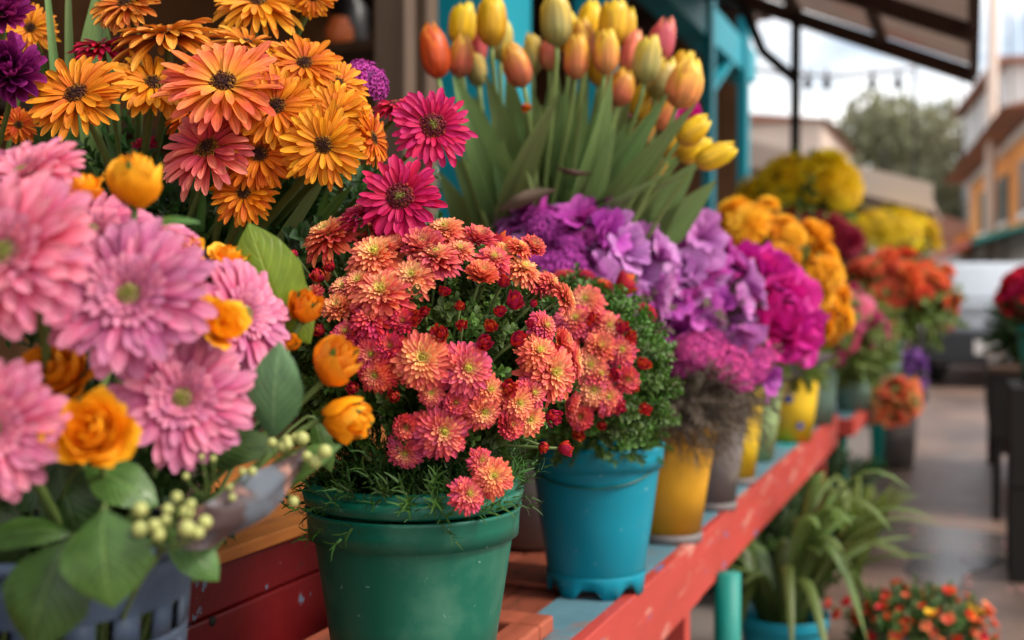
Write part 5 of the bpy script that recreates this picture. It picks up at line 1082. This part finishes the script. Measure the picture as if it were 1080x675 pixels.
bunch('purple_bunch','purple blooms hanging low past the end of the benches','flowers',*at(950,430,6.0).to_tuple(),at(953,402,6.0),(.07,.07,.13),RUFF,['purp'],22,.07,'lf_yelg','low bunches past the long bench',72,zmin=-.8,sprigs=60,sps=.08)
bunch('peach_lily_bunch','soft orange blooms hanging beside the purple ones','flowers',*at(942,450,5.5).to_tuple(),at(942,424,5.4),(.08,.07,.07),RUFF,['cor2','blush'],16,.075,'lf_yelg','low bunches past the long bench',73,zmin=-.7,sprigs=60,sps=.08)
b=cloud(at(905,378,4.9),(.12,.10,.09),190,.09,SPR,74,-.9,.4,1.); single('greenery_bunch',b,M['lf_yelg'],'leafy green stems below the pale pink and peach blooms','greenery',at(912,430,5.2))
for px,py,d,h,rt,mt,l in ((943,500,6.2,.42,.12,'lf','tall olive tub standing on the ground past the farther bench'),(915,430,5.6,0,0,'','')):
    if h:
        bucket(*(lambda q:(q[0],q[1]))(((px-540)/F*6.9,6.9)),.001,.15,.12,.44,M['ochrewood'] if False else M['gry_pl'],l,group=None,name='plant_tub',kind='tub')
bucket(1.50,5.9,.521,.10,.075,.42,M['sage_pl'],'tall sage bucket of the bright yellow bunch on the farther bench',soil=False,group='buckets on the farther bench')
bucket(1.31,5.3,.521,.10,.075,.30,M['gry_pl'],'grey bucket of the burgundy bunch on the farther bench',soil=False,group='buckets on the farther bench')
bucket(2.02,6.45,.521,.10,.075,.30,M['gry_pl'],'grey bucket of the few white blooms on the farther bench',soil=False,group='buckets on the farther bench')
p=at(935,300,9.); u,v=to_uv(p.x,p.y); h=p.z; b=MB(); w=.16
for q0,q1 in ((0,.46),(.47,.93)): b.box(u-w,u+w,v-w,v+w,.013+(h-.25)*q0,.013+(h-.25)*q1)
b.box(u-w-.01,u+w+.01,v-w-.01,v+w+.01,h-.25,h-.235); single('crate_stack',b,M['inwood'],'dark crates under the mustard yellow bunch','crates',(p.x,p.y,0),None,False,.004)
bucket(p.x,p.y,h-.234,.13,.10,.25,M['sage_pl'],'sage bucket of the mustard yellow bunch on the dark crates',soil=False,group=None)
pd=MB(); a_=np.linspace(0,math.tau,40,endpoint=False); q=at(985,575,4.7)
pd.grid(np.array([[ (q.x+k*(.30+.12*math.sin(3*t+1)+.06*math.sin(7*t))*math.cos(t), q.y+k*(.50+.2*math.sin(2*t)+.1*math.sin(5*t))*math.sin(t), .004) for t in a_] for k in (0.001,.5,1.)]),closed=True)
mw,nt_,_,l_=newmat('puddle_water'); bs_=N(nt_,'ShaderNodeBsdfPrincipled'); bs_.inputs['Base Color'].default_value=(.07,.058,.052,1); bs_.inputs['Roughness'].default_value=.22; o_=N(nt_,'ShaderNodeOutputMaterial'); l_.new(bs_.outputs[0],o_.inputs[0])
single('puddle',pd,mw,None,None,(q.x,q.y,0),kind='structure')
# ================= FLOOR PLANTS =================
g=np.random.RandomState(9)
px0=at(832,640,3.0); fx,fy=px0.x,3.05
bucket(fx-.0,fy,.001,.12,.09,.19,M['blue_pl'],'turquoise pot on the ground holding the strap leaved plant',group=None,name='plant_pot',kind='pot',extra=None)
sp=thing('strap_leaf_plant','plant with long arching strap leaves on the ground beneath the red rail','plant',(fx,fy,.16))
b=MB()
for k in range(48):
    a=k*2.4+g.randn()*.2; L=.30+.22*g.rand(); out=.10+.20*g.rand(); dx,dy=math.cos(a),math.sin(a)
    up=L*(.75+.35*g.rand())*(1.1-out)
    p0=Vector((fx+.05*dx,fy+.05*dy,.15)); p1=p0+Vector((dx*.03,dy*.03,up*.6)); p2=p0+Vector((dx*out*.6,dy*out*.6,up*1.15)); p3=p0+Vector((dx*out*1.35,dy*out*1.35,up*(.75+.3*g.rand()) if k%4 else up*.1))
    u,v=to_uv(p3.x,p3.y)
    if u<-.46: p3=p0+(p3-p0)*.6; p3.z=min(p3.z,.36); p2.z=min(p2.z,.36); p1.z=min(p1.z,.33)
    ribbon(b,bez(p0,p1,p2,p3,12),.030+.020*g.rand(),STRAP,(-dy,dx,.05),.35,5,.03,g.rand())
part('foliage',b,M['lf_strap'],sp)
fc_=at(958,655,3.25); bucket(fc_.x,fc_.y,.001,.12,.09,.10,M['gry_pl'],'low pot on the ground holding the small scarlet flowers',group=None,name='plant_pot',kind='pot')
bunch('scarlet_plant','low plant dotted with small scarlet and orange flowers on the ground','plant',fc_.x,fc_.y,.08,(fc_.x+.03,fc_.y,.10),(.20,.15,.10),RUFF,['redp','redp','redp','cor2','mari'],84,.019,'lf_mid',None,81,zmin=-.1,sprigs=260,sps=.07,grow=1.)
b=MB(); q=at(905,560,3.9)
for k in range(60):
    a=k*2.4; L=.3+.15*g.rand(); dx,dy=math.cos(a),math.sin(a); p0=Vector((q.x,q.y,.02)); p3=p0+Vector((dx*.2,dy*.2,L*.9)); ribbon(b,bez(p0,p0+Vector((0,0,.15)),p0+Vector((dx*.12,dy*.12,L)),p3,8),.02,LANCE,(-dy,dx,0),.3,5,.0,g.rand())
single('grassy_plant',b,M['lf_yelg'],'yellow green spiky plant behind the strap leaved one','plant',(q.x,q.y,.0))
for k,(px,py,d,l) in enumerate(((800,600,3.9,'dark leafy plant in the shade under the long bench'),(860,520,4.8,'leafy plant beneath the far end of the long bench'))):
    q=at(px,py,d); b=cloud((q.x,q.y,.2),(.22,.2,.2),240,.12,SPR,90+k,-.9,.3,1.); single('leafy_plant',b,M['lf_dark'],l,'plant',(q.x,q.y,.0),'plants under the bench')
# fallen petals
b=MB(); one=MB().grid(petal(1,.7,OVATE,.3,-.1,.2,nu=4,nv=3)); Ms=[]
for k in range(170):
    v=2.5+g.rand()**1.3*9; u=-.35+.9*g.rand()+.25*g.randn()*.5; q=st(u,v,.003); m=Matrix.Translation(q)@Matrix.Rotation(g.rand()*6,4,'Z')@Matrix.Scale(.014+.022*g.rand(),4); Ms.append(np.array(m))
b.scatter(one,Ms); single('fallen_petals',b,M['petalf'],'pink petals scattered on the wet paving','petals',st(0,4,0),kind='stuff')
for px,py,l in ((1018,642,'round pink fallen bloom near the scarlet flowers'),(1042,640,'rose fallen bloom right of the round pink one')):
    pass
q=at(1048,478,7.2); single('fallen_bloom',MB().merge(RUFF[0],Matrix.Translation((q.x,q.y,.05))@Matrix.Scale(.07,4)),M['rose_m'],'magenta bloom fallen beside the right hand table','flower',(q.x,q.y,0))
for i,(px,py,l) in enumerate(((1001,643,'pink fallen bloom lying beside the scarlet flowers'),(1020,641,'darker pink fallen bloom a step right of the first'))):
    q=at(px,py,1.02/((py-310)/F)); single('fallen_bloom',MB().merge(RUFF[1+i],Matrix.Translation((q.x,q.y,.022))@Matrix.Scale(.032,4)),M['pnk2'] if i==0 else M['mump'],l,'flower',(q.x,q.y,0),'fallen blooms by the scarlet flowers')
# ================= RIGHT HAND STALL =================
rt=thing('display_table','dark table of flowers at the right edge','table',st(.6,5.5,0))
b=MB(); b.box(.07,1.3,5.7,7.7,.68,.71); part('tabletop',b,M['inwood'],rt,False,.004)
b=MB(); b.box(.13,1.28,5.76,7.6,.30,.32); part('lower_shelf',b,M['inwood'],rt,False,.004)
for u in (.09,1.22):
    for v in (5.72,7.6): b=MB(); b.box(u,u+.04,v,v+.04,.0,.679); part('leg',b,M['metaldark'],rt,False,.004)
def rbucket(u,v,z,rt_,h,mt,l):
    q=st(u,v,z); bucket(q.x,q.y,z,rt_,rt_*.78,h,M[mt],l,soil=False,group='buckets on the right hand table'); return q
b=MB(); b.box(.075,.082,5.72,7.66,.38,.679); b.box(.08,1.28,5.705,5.712,.38,.679); part('shade_sheet',b,M['metaldark'],rt,False)  # added dark sheets stand in for the shade under the table
b=MB(); b.box(.13,.55,4.5,4.9,.0,.34); b.box(.13,.55,4.5,4.9,.345,.71); single('crate_stack',b,M['metaldark'],'dark crates under the teal bucket of red roses','crates',st(.3,4.7,0),None,False,.004)
q=rbucket(.27,4.70,.711,.12,.22,'greenpaint','teal bucket of red roses at the right edge')
bunch('rose_bunch','large red roses at the right edge of the photo','roses',q.x,q.y,.80,(q.x-.01,q.y,1.03),(.13,.13,.09),ROSE,['rose_r'],30,.055,'lf_dark',None,91,zmin=-.2,sprigs=80,sps=.08)
q=rbucket(.28,6.2,.711,.12,.14,'metaldark','dark low bucket behind the teal one on the right hand table')
b=cloud((q.x,q.y,.86),(.17,.2,.14),200,.11,SPR,93,-.9,.3,1.); single('greenery_bunch',b,M['lf_dark'],'dark greenery on the right hand table','greenery',(q.x,q.y,.75))
q=rbucket(.34,6.0,.321,.13,.2,'greenpaint','green bucket on the lower shelf of the right hand table')
bunch('orange_bunch','orange and red blooms on the lower shelf of the right hand table','flowers',q.x,q.y,.42,(q.x,q.y,.57),(.14,.14,.08),RUFF,['cor2','redp','blush'],26,.045,'lf_dark',None,94,sprigs=80,sps=.07)
# ================= LIGHT, SKY, CAMERA =================
w=bpy.data.worlds.new('World'); bpy.context.scene.world=w; w.use_nodes=True; nt=w.node_tree; nt.nodes.clear()
SUN_EL,SUN_AZ=R(48),R(75)
sk=N(nt,'ShaderNodeTexSky',sky_type='NISHITA'); sk.sun_disc=False; sk.sun_elevation=SUN_EL; sk.sun_rotation=SUN_AZ; sk.dust_density=3.; sk.air_density=1.; sk.altitude=100
tc=N(nt,'ShaderNodeTexCoord'); mp=N(nt,'ShaderNodeMapping'); mp.inputs['Scale'].default_value=(2.,2.,4.); nt.links.new(tc.outputs['Generated'],mp.inputs[0])
nz=N(nt,'ShaderNodeTexNoise'); nz.inputs['Scale'].default_value=2.2; nz.inputs['Detail'].default_value=6; nt.links.new(mp.outputs[0],nz.inputs['Vector'])
cr=ramp(nt,[(.42,.15),(.60,1.)],nz.outputs[0])
mx=N(nt,'ShaderNodeMix',data_type='RGBA'); nt.links.new(cr.outputs[0],mx.inputs[0]); nt.links.new(sk.outputs[0],mx.inputs[6]); mx.inputs[7].default_value=(10.,9.7,9.3,1)
bg=N(nt,'ShaderNodeBackground'); bg.inputs[1].default_value=.10; nt.links.new(mx.outputs[2],bg.inputs[0]); ow=N(nt,'ShaderNodeOutputWorld'); nt.links.new(bg.outputs[0],ow.inputs[0])
sl=bpy.data.lights.new('sun','SUN'); sl.energy=1.6; sl.angle=R(14); sl.color=(1.,.93,.84); so=bpy.data.objects.new('sun',sl); C.objects.link(so)
sd=Vector((math.sin(SUN_AZ)*math.cos(SUN_EL),math.cos(SUN_AZ)*math.cos(SUN_EL),math.sin(SUN_EL)))
sd=Vector((.80,-.35,.85)).normalized(); so.rotation_euler=sd.to_track_quat('Z','Y').to_euler()
sk.sun_elevation=math.asin(sd.z); sk.sun_rotation=math.atan2(sd.x,sd.y)
cd=bpy.data.cameras.new('camera'); cam=bpy.data.objects.new('camera',cd); C.objects.link(cam); cam.location=(0,0,EYE); cam.rotation_euler=(math.pi/2-PITCH,0,0)
cd.sensor_width=36; cd.lens=40; cd.clip_end=600; cd.clip_start=.05; cd.dof.use_dof=True; cd.dof.focus_distance=1.22; cd.dof.aperture_fstop=3.0
sc=bpy.context.scene; sc.camera=cam; sc.view_settings.view_transform='Standard'; sc.view_settings.look='None'; sc.view_settings.exposure=1.1; sc.view_settings.gamma=1; sc.view_settings.use_curve_mapping=False
sc.render.engine='CYCLES'; sc.cycles.use_denoising=True
try: sc.cycles.denoiser='OPENIMAGEDENOISE'
except Exception: pass
sc.cycles.max_bounces=8; sc.cycles.transparent_max_bounces=8; sc.cycles.sample_clamp_indirect=6
